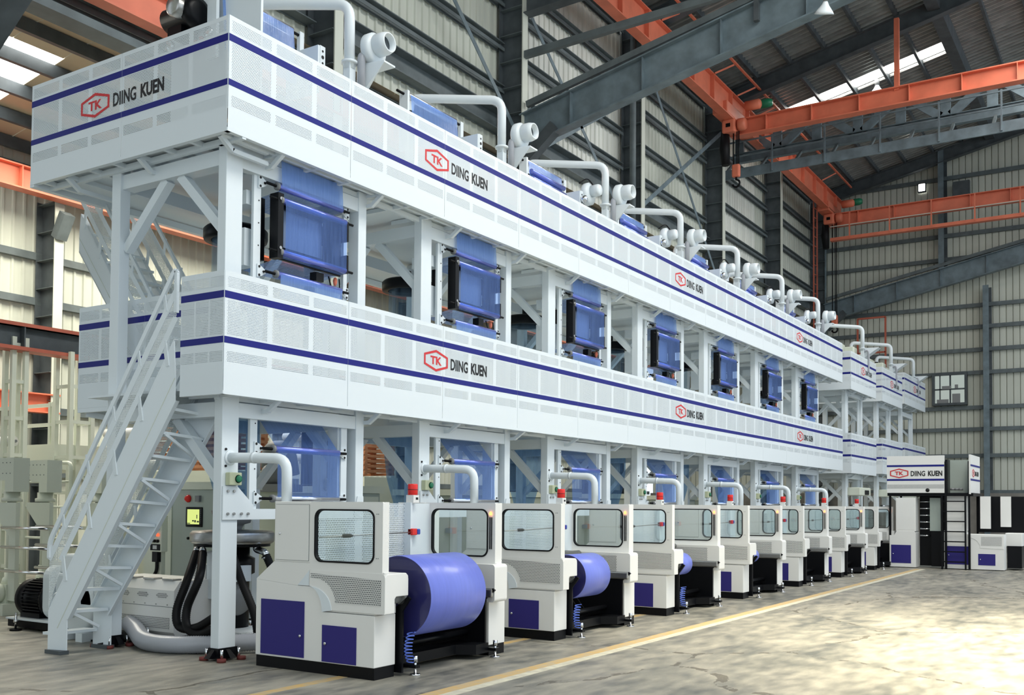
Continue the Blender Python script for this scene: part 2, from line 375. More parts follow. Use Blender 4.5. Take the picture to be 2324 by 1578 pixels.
def sheet_mesh(w, h, pitch=0.25, d=0.035, name='cladding_sheet', m='clad'):
    """ribbed cladding sheet: local x along the wall, y out of the wall (towards the hall), z up"""
    x = 0; pr = []
    while x < w-1e-4:
        pr += ([(x, 0), (x+pitch*0.66, 0), (x+pitch*0.74, d), (x+pitch*0.92, d)] if d > 0 else [(x, 0), (x+pitch*0.86, 0), (x+pitch*0.9, d), (x+pitch*0.96, d)]); x += pitch
    pr.append((w, 0)); vs = []; fs = []
    for a, b in pr: vs += [(a, b, 0), (a, b, h)]
    for i in range(len(pr)-1): fs.append((2*i, 2*i+2, 2*i+3, 2*i+1))
    me = bpy.data.meshes.new(name); me.from_pydata(vs, [], fs); me.materials.append(M[m]); return me
def put(me, name, parent, loc, rot=(0, 0, 0), sc=(1, 1, 1)):
    o = bpy.data.objects.new(name, me); COL.objects.link(o); o.parent = parent; o.location = loc; o.rotation_euler = rot; o.scale = sc; return o
FR = [-0.4, 5.95, 12.2, 18.6, 25.0, 31.3, 37.6]        # frame planes along the hall
XW = -4.9                                             # cladding plane of the tall side wall
def zroof(x): return 15.75+0.22*(x+4.3)

# --- tall side wall (above the side aisle)
wl = setting('wall_left')
sm = sheet_mesh(0.75, 7.6); sm_lit = sheet_mesh(0.75, 7.6, m='clad_lit')
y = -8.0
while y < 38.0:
    put(sm_lit if 12.2 < y < 18.7 or 25.5 < y < 30 else sm, 'cladding_sheet', wl, (XW, y+0.75, 8.35), (0, 0, -PI/2)); y += 0.75
girtz = [8.6, 9.5, 11.25, 12.25, 13.3, 14.05, 15.2]
gm = MB(); gm.bar((0, 0, 0), (0, 6.1, 0), 0.02, 0.2); gm.bar((0.07, 0, 0.09), (0.07, 6.1, 0.09), 0.14, 0.02); gm.bar((0.13, 0, -0.06), (0.13, 6.1, -0.06), 0.02, 0.08)
for i in range(len(FR)-1):
    q = MB(); q.bar((XW+0.05, FR[i]+.1, 10.42), (XW+0.05, FR[i+1]-.1, 10.42), 0.02, 0.5); q.bar((XW+0.17, FR[i]+.1, 10.66), (XW+0.17, FR[i+1]-.1, 10.66), 0.24, 0.02); q.bar((XW+0.17, FR[i]+.1, 10.2), (XW+0.17, FR[i+1]-.1, 10.2), 0.24, 0.02); q.build('deep_girt', 'girt', wl)
g0 = None
for i in range(len(FR)-1):
    for z in girtz:
        o = put(g0.data, 'girt', wl, (XW+0.06, FR[i]+0.12, z)) if g0 else gm.build('girt', 'girt', wl, (XW+0.06, FR[i]+0.12, z))
        g0 = g0 or o
# columns (built-up I sections with stiffeners): web across the hall, flange towards the hall
def column(parent, x, y, h, z0=0, name='column', stiff=True, flange='lsteel'):
    c = MB(); c.bar((0, 0, z0), (0, 0, h), 0.62, 0.02, (0, 1, 0)); c.bar((-0.3, 0, z0), (-0.3, 0, h), 0.02, 0.3, (0, 1, 0))
    o = c.build(name, 'steel', parent, (x, y, 0))
    MB().bar((0.31, 0, z0), (0.31, 0, h), 0.025, 0.22, (0, 1, 0)).build('flange', flange, o)
    if stiff:
        k = MB().box(-0.29, -0.14, -0.006, 0.29, 0.14, 0.006); f = None
        z = z0+1.3
        while z < h:
            f = put(f.data, 'stiffener', o, (0, 0, z)) if f else k.build('stiffener', 'girt', o, (0, 0, z)); z += 0.62
    return o
MB().bar((-4.4, -0.45, 7.1), (-2.2, -0.45, 8.62), 0.3, 0.4).build('knee_brace', 'steel', wl)
MB().ibeam((-4.4, -0.45, 8.9), (3, -0.45, 10.4), 0.28, 0.5).build('sloping_beam', 'steel', wl)
for i, y in enumerate([-0.5]+FR[1:]): column(wl, XW+0.42, y, 15.4, flange='clad' if 0 < i < 6 else 'lsteel')  # hall-side flanges in cladding cream: light falling on them put into the colour
# longitudinal eaves beam under the lowest girt and rod bracing
MB().box(-4.5, -8, 8.02, -4.15, 37.5, 8.14).build('eaves_beam', 'girt', wl)
def brace(p, q, w=0.12, m='lsteel', t=0.014): return MB().bar(p, q, w, t, (1, 0, 0)).build('cross_brace', m, wl)
X1 = XW+0.65
brace((X1, 5.95+.2, 14.9), (X1, 12.1, 10.0)); brace((X1, 12.4, 13.2), (X1, 18.4, 8.8)); brace((X1, 12.3, 9.6), (X1, 18.4, 13.2))
brace((X1, 18.8, 14.6), (X1, 24.8, 9.0), 0.13); brace((X1+.02, 18.8, 10.2), (X1+.02, 24.9, 14.2), 0.13)
MB().tube(bend([(X1, 18.1, 15.0), (X1, 18.1, 9.0)]), 0.09, 10).build('downpipe', 'girt', wl)

# --- end wall
wb = setting('wall_back')
me = sheet_mesh(0.75, 1.0, 0.25, -0.07)
x = -12.75
while x < 12:
    h = (zroof(x+0.4) if x > XW-0.1 else 8.9)-2.2
    put(me, 'cladding_sheet', wb, (x, 38.2, 2.2), (0, 0, 0), (1, -1, h)); x += 0.75
MB().box(-12.8, 38.02, 0, 12, 38.3, 2.2).build('dado', 'conc', wb)
gb = None
for z in [2.25, 3.75, 4.85, 5.75, 7.2, 8.15, 9.1, 10.0, 12.05, 13.05, 14.2, 15.5]:
    q = MB(); q.bar((XW, 38.1, z), (11.5, 38.1, z), 0.12, 0.16); q.build('girt', 'girt', wb)
column(wb, 2.3, 37.85, 10.7, stiff=False).rotation_euler = (0, 0, -PI/2)
column(wb, 0.62, 37.85, 16.6, 11.1, stiff=False).rotation_euler = (0, 0, -PI/2)
column(wb, 8.6, 37.85, 12.2, stiff=False).rotation_euler = (0, 0, -PI/2)
MB().box(1.05, 37.7, 14.6, 1.7, 37.95, 15.2).build('junction_box', 'steel', wb)
# window with four panes
wn = setting('window_1'); wn.location = (0.85, 38.0, 6.55)
q = MB(); q.ring([(-0.68, -0.68), (0.68, -0.68), (0.68, 0.68), (-0.68, 0.68)], [(-0.58, -0.58), (0.58, -0.58), (0.58, 0.58), (-0.58, 0.58)], 'Y', -0.12, 0.15)
q.build('window_frame', 'steel', wn)
q = MB(); q.bar((0.02, -.02, -0.58), (0.02, -.02, 0.58), 0.06, 0.05, (0, 1, 0)); q.bar((-0.38, -.02, -0.58), (-0.38, -.02, 0.58), 0.04, 0.05, (0, 1, 0)); q.bar((-0.58, -.02, 0.0), (0.58, -.02, 0.0), 0.05, 0.06)
q.build('mullion', 'steel', wn)
for x0, x1 in ((-0.58, -0.4), (-0.36, -0.01), (0.05, 0.58)):
    for z0, z1 in ((-0.58, -0.03), (0.03, 0.58)): MB().box(x0, 0.03, z0, x1, 0.04, z1).build('pane', 'skyw', wn)
for x0, z0, x1, z1 in ((-0.5, -0.58, -0.05, -0.42), (0.1, -0.58, 0.4, -0.2), (-0.3, 0.0, 0.05, 0.14), (0.2, 0.02, 0.32, 0.18)):
    MB().box(x0, -0.06, z0, x1, 0.02, z1).build('stored_box', 'grey', wn)
lv = setting('window_2'); lv.location = (-0.21, 38.05, 15.26)
MB().ring(rrect(-0.17, -0.2, 0.17, 0.2, 0.02, 2), rrect(-0.13, -0.16, 0.13, 0.16, 0.02, 2), 'Y', -0.06, 0.1).build('window_frame', 'steel', lv)
MB().box(-0.13, 0.0, -0.16, 0.13, 0.02, 0.16).build('pane', 'sky', lv)

# --- unseen wall behind the camera, added and cut open to shape the light
wfr = setting('wall_light_block')
put(sheet_mesh(16, 17), 'cladding_sheet', wfr, (0, -12.9, 0), (0, 0, PI))
put(sheet_mesh(10, 17), 'cladding_sheet', wfr, (26, -12.9, 0), (0, 0, PI))
put(sheet_mesh(16, 6), 'cladding_sheet', wfr, (16, -12.9, 11), (0, 0, PI))
# --- roof of the hall
ce = setting('ceiling')
sl = math.atan(0.22); L = 17.0/math.cos(sl)
rs = sheet_mesh(0.75, L, 0.25, m='roof', name='roof_sheet', d=0.09)
sk = sheet_mesh(0.75, L*0.36, m='sky', name='skylight', d=0.05); sk2 = sheet_mesh(0.75, L*0.6, 0.25, m='roof', name='roof_sheet', d=0.09)
y = -13.0
def roof_put(me, name, y, x0=-4.5):
    # local z runs up the slope (+X), local x along Y, local y faces down
    m = Matrix(((0, math.sin(sl), math.cos(sl), x0), (1, 0, 0, y), (0, -math.cos(sl), math.sin(sl), zroof(x0)), (0, 0, 0, 1)))
    o = bpy.data.objects.new(name, me); COL.objects.link(o); o.parent = ce; o.matrix_local = m; return o
while y < 38.2:
    if 27.6 < y < 28.6:
        roof_put(sk, 'skylight', y, -3.9); roof_put(sk2, 'roof_sheet', y, -3.9+L*0.36*math.cos(sl))
    else: roof_put(rs, 'roof_sheet', y)
    y += 0.75
x = -4.1
pm = None
while x < 12.3:
    big = abs(x-2.5) < 0.3
    if big: MB().bar((x, -9, zroof(x)-0.3), (x, 38, zroof(x)-0.3), 0.35, 0.5).build('purlin', 'steel', ce, label='deep longitudinal roof beam')
    else:
        o = put(pm.data, 'purlin', ce, (x, -9, zroof(x)-0.13)) if pm else MB().bar((0, 0, 0), (0, 47, 0), 0.09, 0.22).build('purlin', 'steel', ce, (x, -9, zroof(x)-0.13)); pm = pm or o
    x += 1.1
for y in (FR[2], FR[3], FR[4], FR[6]):
    MB().ibeam((-4.2, y, 15.28), (11, y, 15.28+0.215*15.2), 0.25, 0.52).build('rafter', 'steel', ce)
# lower sloping beams across the hall with struts
def low_beam(y, full=True):
    r = MB(); r.ibeam((-4.15, y, 10.16), (11, y, 10.16+0.212*15.15), 0.28, 0.78, 0.03)
    o = r.build('sloping_beam', 'lsteel', ce)
    s_ = None
    for k in range(8):
        X = -2.9+k*1.75; z = 10.16+0.212*(X+4.15)
        s_ = put(s_.data, 'stiffener', o, (X, y, z)) if s_ else MB().box(-0.008, -0.13, -0.36, 0.008, 0.13, 0.36).build('stiffener', 'lsteel', o, (X, y, z))
    MB().bar((-4.1, y-0.05, 9.45), (-3.3, y-0.05, 10.1), 0.25, 0.26).build('knee_brace', 'steel', ce)
    MB().bar((-4.1, y, 10.78), (11, y, 10.78+0.2*15.1), 0.1, 0.14).build('strut', 'girt', ce)
low_beam(12.2); low_beam(37.55)
MB().bar((-4.2, 12.2, 11.95), (11, 12.2, 12.35), 0.12, 0.16).build('strut', 'girt', ce)
MB().ibeam((-4.2, 12.25, 13.2), (11, 12.25, 13.6), 0.3, 0.6).build('strut', 'steel', ce)
MB().bar((1.35, 12.1, 11.3), (1.35, 12.1, 16.8), 0.1, 0.1).build('hanger', 'steel', ce)

# --- side aisle: far wall, roof, columns
wf = setting('wall_far_left')
y = -4.0
sf = sheet_mesh(0.75, 9.4)
while y < 37.5:
    put(sf, 'cladding_sheet', wf, (-13.0, y+0.75, 0), (0, 0, -PI/2)); y += 0.75
gl = MB().bar((0, -4, 0), (0, 38, 0), 0.12, 0.16); g1 = None
for z in (2.2, 3.6, 4.9, 6.0, 7.0, 8.9):
    g1 = put(g1.data, 'girt', wf, (-12.9, 0, z)) if g1 else gl.build('girt', 'girt', wf, (-12.9, 0, z))
for y in (-0.5, 5.9, 12.2, 18.6, 25.0, 31.3): 
    column(wf, -12.55, y, 8.2, flange='clad'); MB().bar((-12.25, y, 7.35), (-11.95, y, 7.85), 0.26, 0.22).build('corbel', 'girt', wf)  # cream flange again carries the light on it as colour
cs = setting('ceiling_side_aisle')
def zs(x): return 9.35+0.16*(x+12.9) if x < -8.6 else 9.35+0.16*4.3-0.1*(x+8.6)
for i in range(42):
    y = -4+i
    for a, b in ((-13, -8.6), (-8.6, -4.55)):
        sky = a < -9 and 0.5 <= y <= 3.4
        parts = [(a, b, 'roofc', 'roof_sheet')] if not sky else [(a, -12.0, 'roofc', 'roof_sheet'), (-12.0, -9.3, 'sky', 'skylight'), (-9.3, b, 'roofc', 'roof_sheet')]
        for p0, p1, mm, nm in parts:
            MB().add([(p0, y+.01, zs(p0)), (p1, y+.01, zs(p1)), (p1, y+0.99, zs(p1)), (p0, y+0.99, zs(p0)), (p0, y+.01, zs(p0)+.03), (p1, y+.01, zs(p1)+.03), (p1, y+0.99, zs(p1)+.03), (p0, y+0.99, zs(p0)+.03)], [(0, 1, 2, 3), (7, 6, 5, 4), (0, 4, 5, 1), (2, 6, 7, 3)]).build(nm, mm, cs)
for x in (-12.6, -11.6, -10.6, -9.6, -8.6, -7.6, -6.6, -5.6):
    MB().bar((x, -4, zs(x)-0.14), (x, 37.5, zs(x)-0.14), 0.1, 0.24).build('purlin', 'steel', cs)
MB().ibeam((-12.8, -0.6, 8.6), (-4.6, -0.6, 9.9), 0.25, 0.5).build('rafter', 'steel', cs)
for y in (12.2, 18.6, 25.0, 31.3): MB().ibeam((-12.8, y, 8.9), (-4.6, y, 9.1), 0.25, 0.4).build('rafter', 'steel', cs)

# --- crane runways
def runway(name, label, x, z, y0, y1, h, m='orange', stiff=1.6, w=0.3, rail=True):
    t = thing(name, label, 'crane beam', (x, y0, z-h/2))
    q = MB(); q.ibeam((0, 0, h/2), (0, y1-y0, h/2), w, h, 0.03); q.build('girder', m, t)
    if rail: MB().box(-0.03, 0, h, 0.03, y1-y0, h+0.06).build('rail', 'steel', t)
    k = MB().box(0.015, -0.012, 0.03, w/2, 0.012, h-0.03); s_ = None; y = 0.8
    while y < y1-y0:
        s_ = put(s_.data, 'stiffener', t, (0, y, 0)) if s_ else k.build('stiffener', m, t, (0, y, 0)); y += stiff
    return t
rw = runway('crane_runway_beam', 'orange crane runway girder running high along the tall left wall', -3.5, 14.55, -6, 37.6, 0.85)
# lattice walkway railing beside the high runway
for a in range(0, 42, 2):
    MB().bar((0.16, a, 0.85), (0.55, a+0.6, 1.25), 0.05, 0.05).build('railing_strut', 'orange', rw)
MB().bar((0.6, 0, 1.3), (0.6, 43, 1.3), 0.06, 0.06).build('handrail', 'orange', rw)
runway('crane_runway_beam', 'orange stiffened crane girder above the staircase end, below the high runway', -4.25, 8.72, -6, 37.0, 0.52, w=0.24)
runway('crane_runway_beam', 'orange crane girder on the far side-aisle wall at upper left', -12.0, 8.35, -4, 37.5, 0.5, rail=False)
runway('crane_runway_beam', 'orange low girder crossing the far side-aisle wall behind white frames', -12.35, 3.7, -4, 6.0, 0.42, rail=False)
b = runway('bridge_beam', 'dark grey beam with orange flanges left of the lower gallery', -8.2, 4.35, -3, 12, 0.4, m='steel', w=0.3, rail=False)
for z in (0.0, 0.4): MB().box(-0.17, 0, z-0.03, 0.17, 15, z+0.03).build('flange', 'dorange', b)
tr = thing('roof_truss', 'grey zigzag truss under the orange girder at upper left', 'truss', (-5.9, -4, 9.0))
for z in (0, 0.7): MB().bar((0, 0, z), (0, 22, z), 0.14, 0.16).build('chord', 'steel', tr)
for i in range(22): MB().bar((0, i, 0.08 if i % 2 else 0.62), (0, i+1, 0.62 if i % 2 else 0.08), 0.08, 0.1).build('diagonal', 'girt', tr)

# --- travelling cranes
def crane(label, y, zc, hoist_y, hz, hook_z, far=False, pend=True):
    t = thing('overhead_crane', label, 'crane', (0, y, zc))
    q = MB(); q.ibeam((-3.6, 0, 0), (12, 0, 0), 0.34, 0.55, 0.035); q.build('girder', 'orange', t)
    k = MB().box(-0.01, -0.17, -0.24, 0.01, -0.02, 0.24); s_ = None
    for i in range(10):
        s_ = put(s_.data, 'stiffener', t, (-2.4+i*1.45, 0, 0)) if s_ else k.build('stiffener', 'orange', t, (-2.4+i*1.45, 0, 0))
    q = MB(); q.box(-3.85, -1.1, 0.2, -3.35, 1.6, 0.6); q.build('end_truck', 'orange', t, bevel=0.03)
    q = MB(); q.lathe([(0.16, 0), (0.16, 0.45), (0.1, 0.5)], (-3.0, -0.35, 0.55), 'X', 14); q.build('drive_motor', 'orange', t)
    q = MB(); q.lathe([(0.13, 0), (0.15, 0.1), (0.15, 0.3), (0.1, 0.42)], (-2.7, 0.1, 0.7), 'X', 12); q.build('gear_motor', 'green', t)
    h = MB(); h.box(-3.75, -0.55, -0.25, -3.3, -0.1, 0.2); hb = h.build('hoist_body', 'red' if False else 'orange', t, bevel=0.06)
    MB().lathe([(0.18, 0), (0.2, 0.06), (0.2, 0.2), (0.15, 0.26)], (-3.25, -0.33, 0.0), 'X', 16).build('hoist_drum', 'orange', hb)
    MB().box(-3.6, -0.56, -0.08, -3.45, -0.552, 0.04).build('name_plate', 'black', hb)
    q = MB(); q.tube([(-3.7, -0.33, -0.2), (-3.72, -0.33, -0.7), (-3.68, -0.33, -1.25)], [0.14, 0.17, 0.13], 10); q.build('chain_bag', 'rubber', t)
    for dx in (-3.42, -3.3, -3.24):
        MB().cyl((dx, -0.33, -0.2), (dx, -0.33, hook_z-zc+0.4), 0.022, 6).build('chain', 'black', t)
    q = MB(); q.box(-3.46, -0.42, hook_z-zc, -3.2, -0.24, hook_z-zc+0.42); hk = q.build('hook_block', 'orange', t, bevel=0.05)
    pts = [(-3.33, -0.33, hook_z-zc+0.02)]+[(-3.33+0.12*math.sin(a), -0.33, hook_z-zc-0.2+0.12*math.cos(a)) for a in [i*0.5 for i in range(0, 10)]]
    MB().tube(pts, 0.035, 8).build('hook', 'black', hk)
    return t
c1 = crane('orange overhead crane with hoist hanging near the tall left wall, nearer one', 24.2, 13.95, 0, 0, 12.25)
MB().bar((1.58, 0, 0.2), (1.58, 0, 2.4), 0.14, 0.14).build('hanger_post', 'orange', c1)
c2 = crane('orange overhead crane close to the end wall, farther one', 36.2, 13.85, 0, 0, 9.3)
q = MB(); q.box(-3.4, -0.75, -1.05, 12, -0.5, -0.92); q.build('walkway', 'orange', c2)
for i in range(9): MB().bar((-2.6+i*1.6, -0.75, -1.0), (-2.6+i*1.6, -0.75, 0.1), 0.05, 0.05).build('railing_post', 'orange', c2)
MB().bar((-3.4, -0.75, -0.45), (12, -0.75, -0.45), 0.03, 0.03).build('handrail', 'clad', c2)
# grey lattice walkway girder
wg = thing('lattice_girder', 'grey lattice girder with railed walkway under the nearer orange crane', 'girder', (0, 26.6, 13.0))
MB().ibeam((-4.4, 0, 0.82), (12, 0, 0.82), 0.2, 0.34).build('chord', 'lsteel', wg)
MB().box(-4.6, -0.84, -0.14, 12, -0.78, 0.19).build('walkway_fascia', 'lsteel', wg)
for i in range(14): MB().bar((-4.4+i*1.2, -0.8, 0.1), (-4.4+i*1.2, 0, 0.7), 0.08, 0.08).build('outrigger', 'girt', wg)
MB().ibeam((-4.4, 0.1, 1.98), (12, 0.1, 1.98), 0.2, 0.26).build('chord', 'lsteel', wg)
for i in range(12):
    x0 = -4.2+i*1.35
    MB().bar((x0, 0.05, 0.95), (x0, 0.05, 1.88), 0.3, 0.12, (0, 1, 0)).build('vertical', 'lsteel', wg)
    a, b = ((x0+.15, 1.0), (x0+1.2, 1.85)) if i % 2 else ((x0+.15, 1.85), (x0+1.2, 1.0))
    MB().bar((a[0], 0.05, a[1]), (b[0], 0.05, b[1]), 0.12, 0.26).build('diagonal', 'lsteel', wg)
for i in range(10): MB().bar((-4.5+i*1.75, -0.87, -0.1), (-4.5+i*1.75, -0.87, 1.15), 0.05, 0.05).build('railing_post', 'lsteel', wg)
for z in (0.6, 1.1): MB().bar((-4.5, -0.87, z), (12, -0.87, z), 0.045, 0.045).build('handrail', 'lsteel', wg)

# --- hanging high-bay lamps
def lamp(label, loc, s=1.0, tilt=(0, 0, 0)):
    t = thing('high_bay_lamp', label, 'lamp', loc); t.rotation_euler = tilt; t.scale = (s, s, s)
    MB().lathe([(0.05, 0.42), (0.09, 0.34), (0.12, 0.28), (0.26, 0.1), (0.32, 0.0), (0.30, 0.0), (0.1, 0.26)], (0, 0, 0), 'Z', 20, caps=False).build('shade', 'white', t)
    MB().lathe([(0.08, 0.4), (0.08, 0.6)], (0, 0, 0), 'Z', 12).build('gear_case', 'grey', t)
    MB().lathe([(0.02, 0.25), (0.07, 0.18), (0.06, 0.08), (0.0, 0.04)], (0, 0, 0), 'Z', 12, caps=False).build('bulb', 'alu', t)
    MB().cyl((0, 0, 0.6), (0, 0, 1.5), 0.012, 6).build('cord', 'black', t)
lamp('white bell lamp hanging in front of the bright skylight strip', (-0.05, 29, 16.0), 1.0)
lamp('white bell lamp beside the big sloping beam at the top of the frame', (2.98, 11.0, 10.55), 0.55, (0.35, 0.25, 0))
# wall ladder in the corner and small cage at the far gallery
ld = thing('wall_ladder', 'tall orange ladder fixed to the wall in the far corner', 'ladder', (-3.85, 34.6, 7.0))
for dy in (0, 0.5): MB().bar((0, dy, 0), (0, dy, 7.4), 0.05, 0.05).build('stile', 'dorange', ld)
r_ = None
for i in range(18): r_ = put(r_.data, 'rung', ld, (0, 0, 0.3+i*0.4)) if r_ else MB().cyl((0, 0, 0), (0, 0.5, 0), 0.016, 6).build('rung', 'dorange', ld, (0, 0, 0.3))
cg = thing('guard_frame', 'small orange guard frame by the sloping beam at the end wall', 'frame', (-2.7, 37.2, 7.0))
for a, b in (((0, 0, 0), (0, 0, 2.7)), ((1.15, 0, 0), (1.15, 0, 2.7)), ((0, 0, 2.7), (1.15, 0, 2.7)), ((0, 0, 1.2), (1.15, 0, 1.2))): MB().bar(a, b, 0.07, 0.07).build('rail', 'dorange', cg)
for x in (0, 1.15): MB().bar((x, 0, 0.3), (x, 0.95, 0.3), 0.06, 0.06).build('wall_tie', 'dorange', cg)
# ================================================================== GALLERIES (platforms)
PW = 1.7977
def panel_proto(h, m, st):
    q = MB()
    q.box(0, -0.003, 0, PW-0.006, 0.0, h)
    me_o = q.build('guard_panel', m)
    ss = []
    for z0, z1 in st:
        s_ = MB().box(0, -0.0055, z0, PW-0.006, -0.0035, z1).build('stripe', 'stripe'); ss.append(s_)
    return me_o, ss
PROT = {'l': panel_proto(1.19, 'perf', [(0.475, 0.54), (0.92, 0.99)]), 'u': panel_proto(1.13, 'perfu', [(0.43, 0.492), (0.873, 0.945)])}
def add_panel(parent, kind, loc, rz, w=PW):
    a, ss = PROT[kind]
    o = child(a, parent, loc, (0, 0, rz)); o.scale = (w/PW, 1, 1)
    for s_ in ss: child(s_, o, (0, 0, 0))
    return o
Xo, Yo, ZU, ZL = 0.27, -0.457, 5.285, 2.685
def bracket_mb():
    """trapezoid cantilever frame under the gallery edge (local +X outward)"""
    q = MB(); q.bar((-0.4, 0, 0.03), (0.23, 0, 0.03), 0.05, 0.05); q.bar((-0.4, 0, -0.09), (0.08, 0, -0.09), 0.045, 0.045); q.bar((0.07, 0, -0.09), (0.23, 0, 0.02), 0.045, 0.045)
    return q
BR = None
def gallery(parent, kind, y0, y1, x0, z, end_from=None, ends=((None),), depth=3.3):
    global BR
    n = max(1, round((y1-y0)/PW)); w = (y1-y0)/n
    for i in range(n): add_panel(parent, kind, (Xo, y0+i*w+0.003, z), PI/2, w)
    h = 1.13 if kind == 'u' else 1.19
    # lip and edge frame
    MB().box(Xo-0.05, y0, z-0.03, Xo+0.004, y1, z+0.004).build('edge_lip', 'white', parent)
    # deck: walkway strip in front of the posts and round the ends, open over the towers
    MB().box(x0, y0+0.02, z+0.035, Xo-0.01, y1-0.02, z+0.06).build('deck', 'white', parent)
    k = None
    y = y0+0.25; a = 0
    while y < y1-0.1:
        if a % 3 == 1:
            if BR is None: BR = bracket_mb().build('cantilever_bracket', 'white', parent, (0, y, z-0.04))
            else: put(BR.data, 'cantilever_bracket', parent, (0, y, z-0.04))
        else:
            k = put(k.data, 'joist', parent, (0, y, z)) if k else MB().bar((-0.5, 0, 0), (Xo-0.03, 0, 0), 0.045, 0.05).build('joist', 'white', parent, (0, y, z))
        y += 0.54; a += 1
    MB().bar((-0.06, y0+0.2, z-0.02), (-0.06, y1-0.1, z-0.02), 0.05, 0.06).build('deck_beam', 'white', parent)
    MB().bar((0.12, y0+0.05, z+0.005), (0.12, y1-0.05, z+0.005), 0.04, 0.05).build('deck_beam', 'white', parent)
up_ = thing('gallery', 'long upper white perforated gallery with blue stripes running over the towers', 'platform', (0, 0, 0))
gallery(up_, 'u', Yo, 22.91, -3.05, ZU)
for i in range(2): add_panel(up_, 'u', (-3.03+i*1.65, Yo, ZU), 0, 1.65)
MB().box(-3.03, Yo-0.004, ZU-0.03, Xo, Yo+0.05, ZU+0.004).build('edge_lip', 'white', up_)
add_panel(up_, 'u', (Xo, 22.91, ZU), PI, 3.3)
k = None
for i in range(8):
    x = -2.85+i*0.42
    if i % 3 == 1:
        o = put(BR.data, 'cantilever_bracket', up_, (x, Yo+0.3, ZU-0.04), (0, 0, -PI/2))
    else: k = put(k.data, 'joist', up_, (x, Yo, ZU)) if k else MB().bar((0, 0.03, 0), (0, 0.55, 0), 0.045, 0.05).build('joist', 'white', up_, (x, Yo, ZU))
MB().bar((-3.0, Yo+0.22, ZU-0.02), (Xo, Yo+0.22, ZU-0.02), 0.05, 0.06).build('deck_beam', 'white', up_)
MB().bar((-3.0, Yo, ZU-0.02), (-3.0, 22.8, ZU-0.02), 0.08, 0.08).build('deck_beam', 'white', up_)
for y in (2.72, 10.57, 18.38): logo(up_, (Xo+0.004, y, ZU+0.685), RX)
logo(up_, (-2.09, Yo-0.005, ZU+0.66), RY)
lo_ = thing('gallery', 'long lower white perforated gallery with blue stripes, below the first floor windows', 'platform', (0, 0, 0))
lo_['label'] = 'long lower white perforated gallery with blue stripes, reached by the steep stair'
gallery(lo_, 'l', Yo, 22.91, -1.9, ZL)
add_panel(lo_, 'l', (-0.36, Yo, ZL), 0, 0.63)
add_panel(lo_, 'l', (-2.76, 0.03, ZL), 0, 1.2); add_panel(lo_, 'l', (-1.56, 0.03, ZL), 0, 1.2)
add_panel(lo_, 'l', (-2.76, 3.0, ZL), -PI/2, 2.97)
add_panel(lo_, 'l', (Xo, 22.91, ZL), PI, 2.0)
MB().box(-0.36, Yo-0.004, ZL-0.03, Xo, Yo+0.05, ZL+0.004).build('edge_lip', 'white', lo_)
MB().box(-2.76, 0.03, ZL-0.05, -0.3, 0.09, ZL+0.004).build('edge_lip', 'white', lo_)
MB().box(-2.74, 0.08, ZL+0.03, -1.8, 3.0, ZL+0.06).build('deck', 'white', lo_)
for p, q_ in (((-2.7, 0.1, ZL-0.06), (-2.5, 0.4, ZL-0.12)), ((-2.5, 0.4, ZL-0.12), (-1.4, 0.4, ZL-0.12)), ((-2.72, 0.06, ZL-0.02), (-2.72, 2.9, ZL-0.02))): MB().bar(p, q_, 0.06, 0.06).build('joist', 'white', lo_)
for y in (2.74, 10.6, 18.42): logo(lo_, (Xo+0.005, y, ZL+0.725), RX)

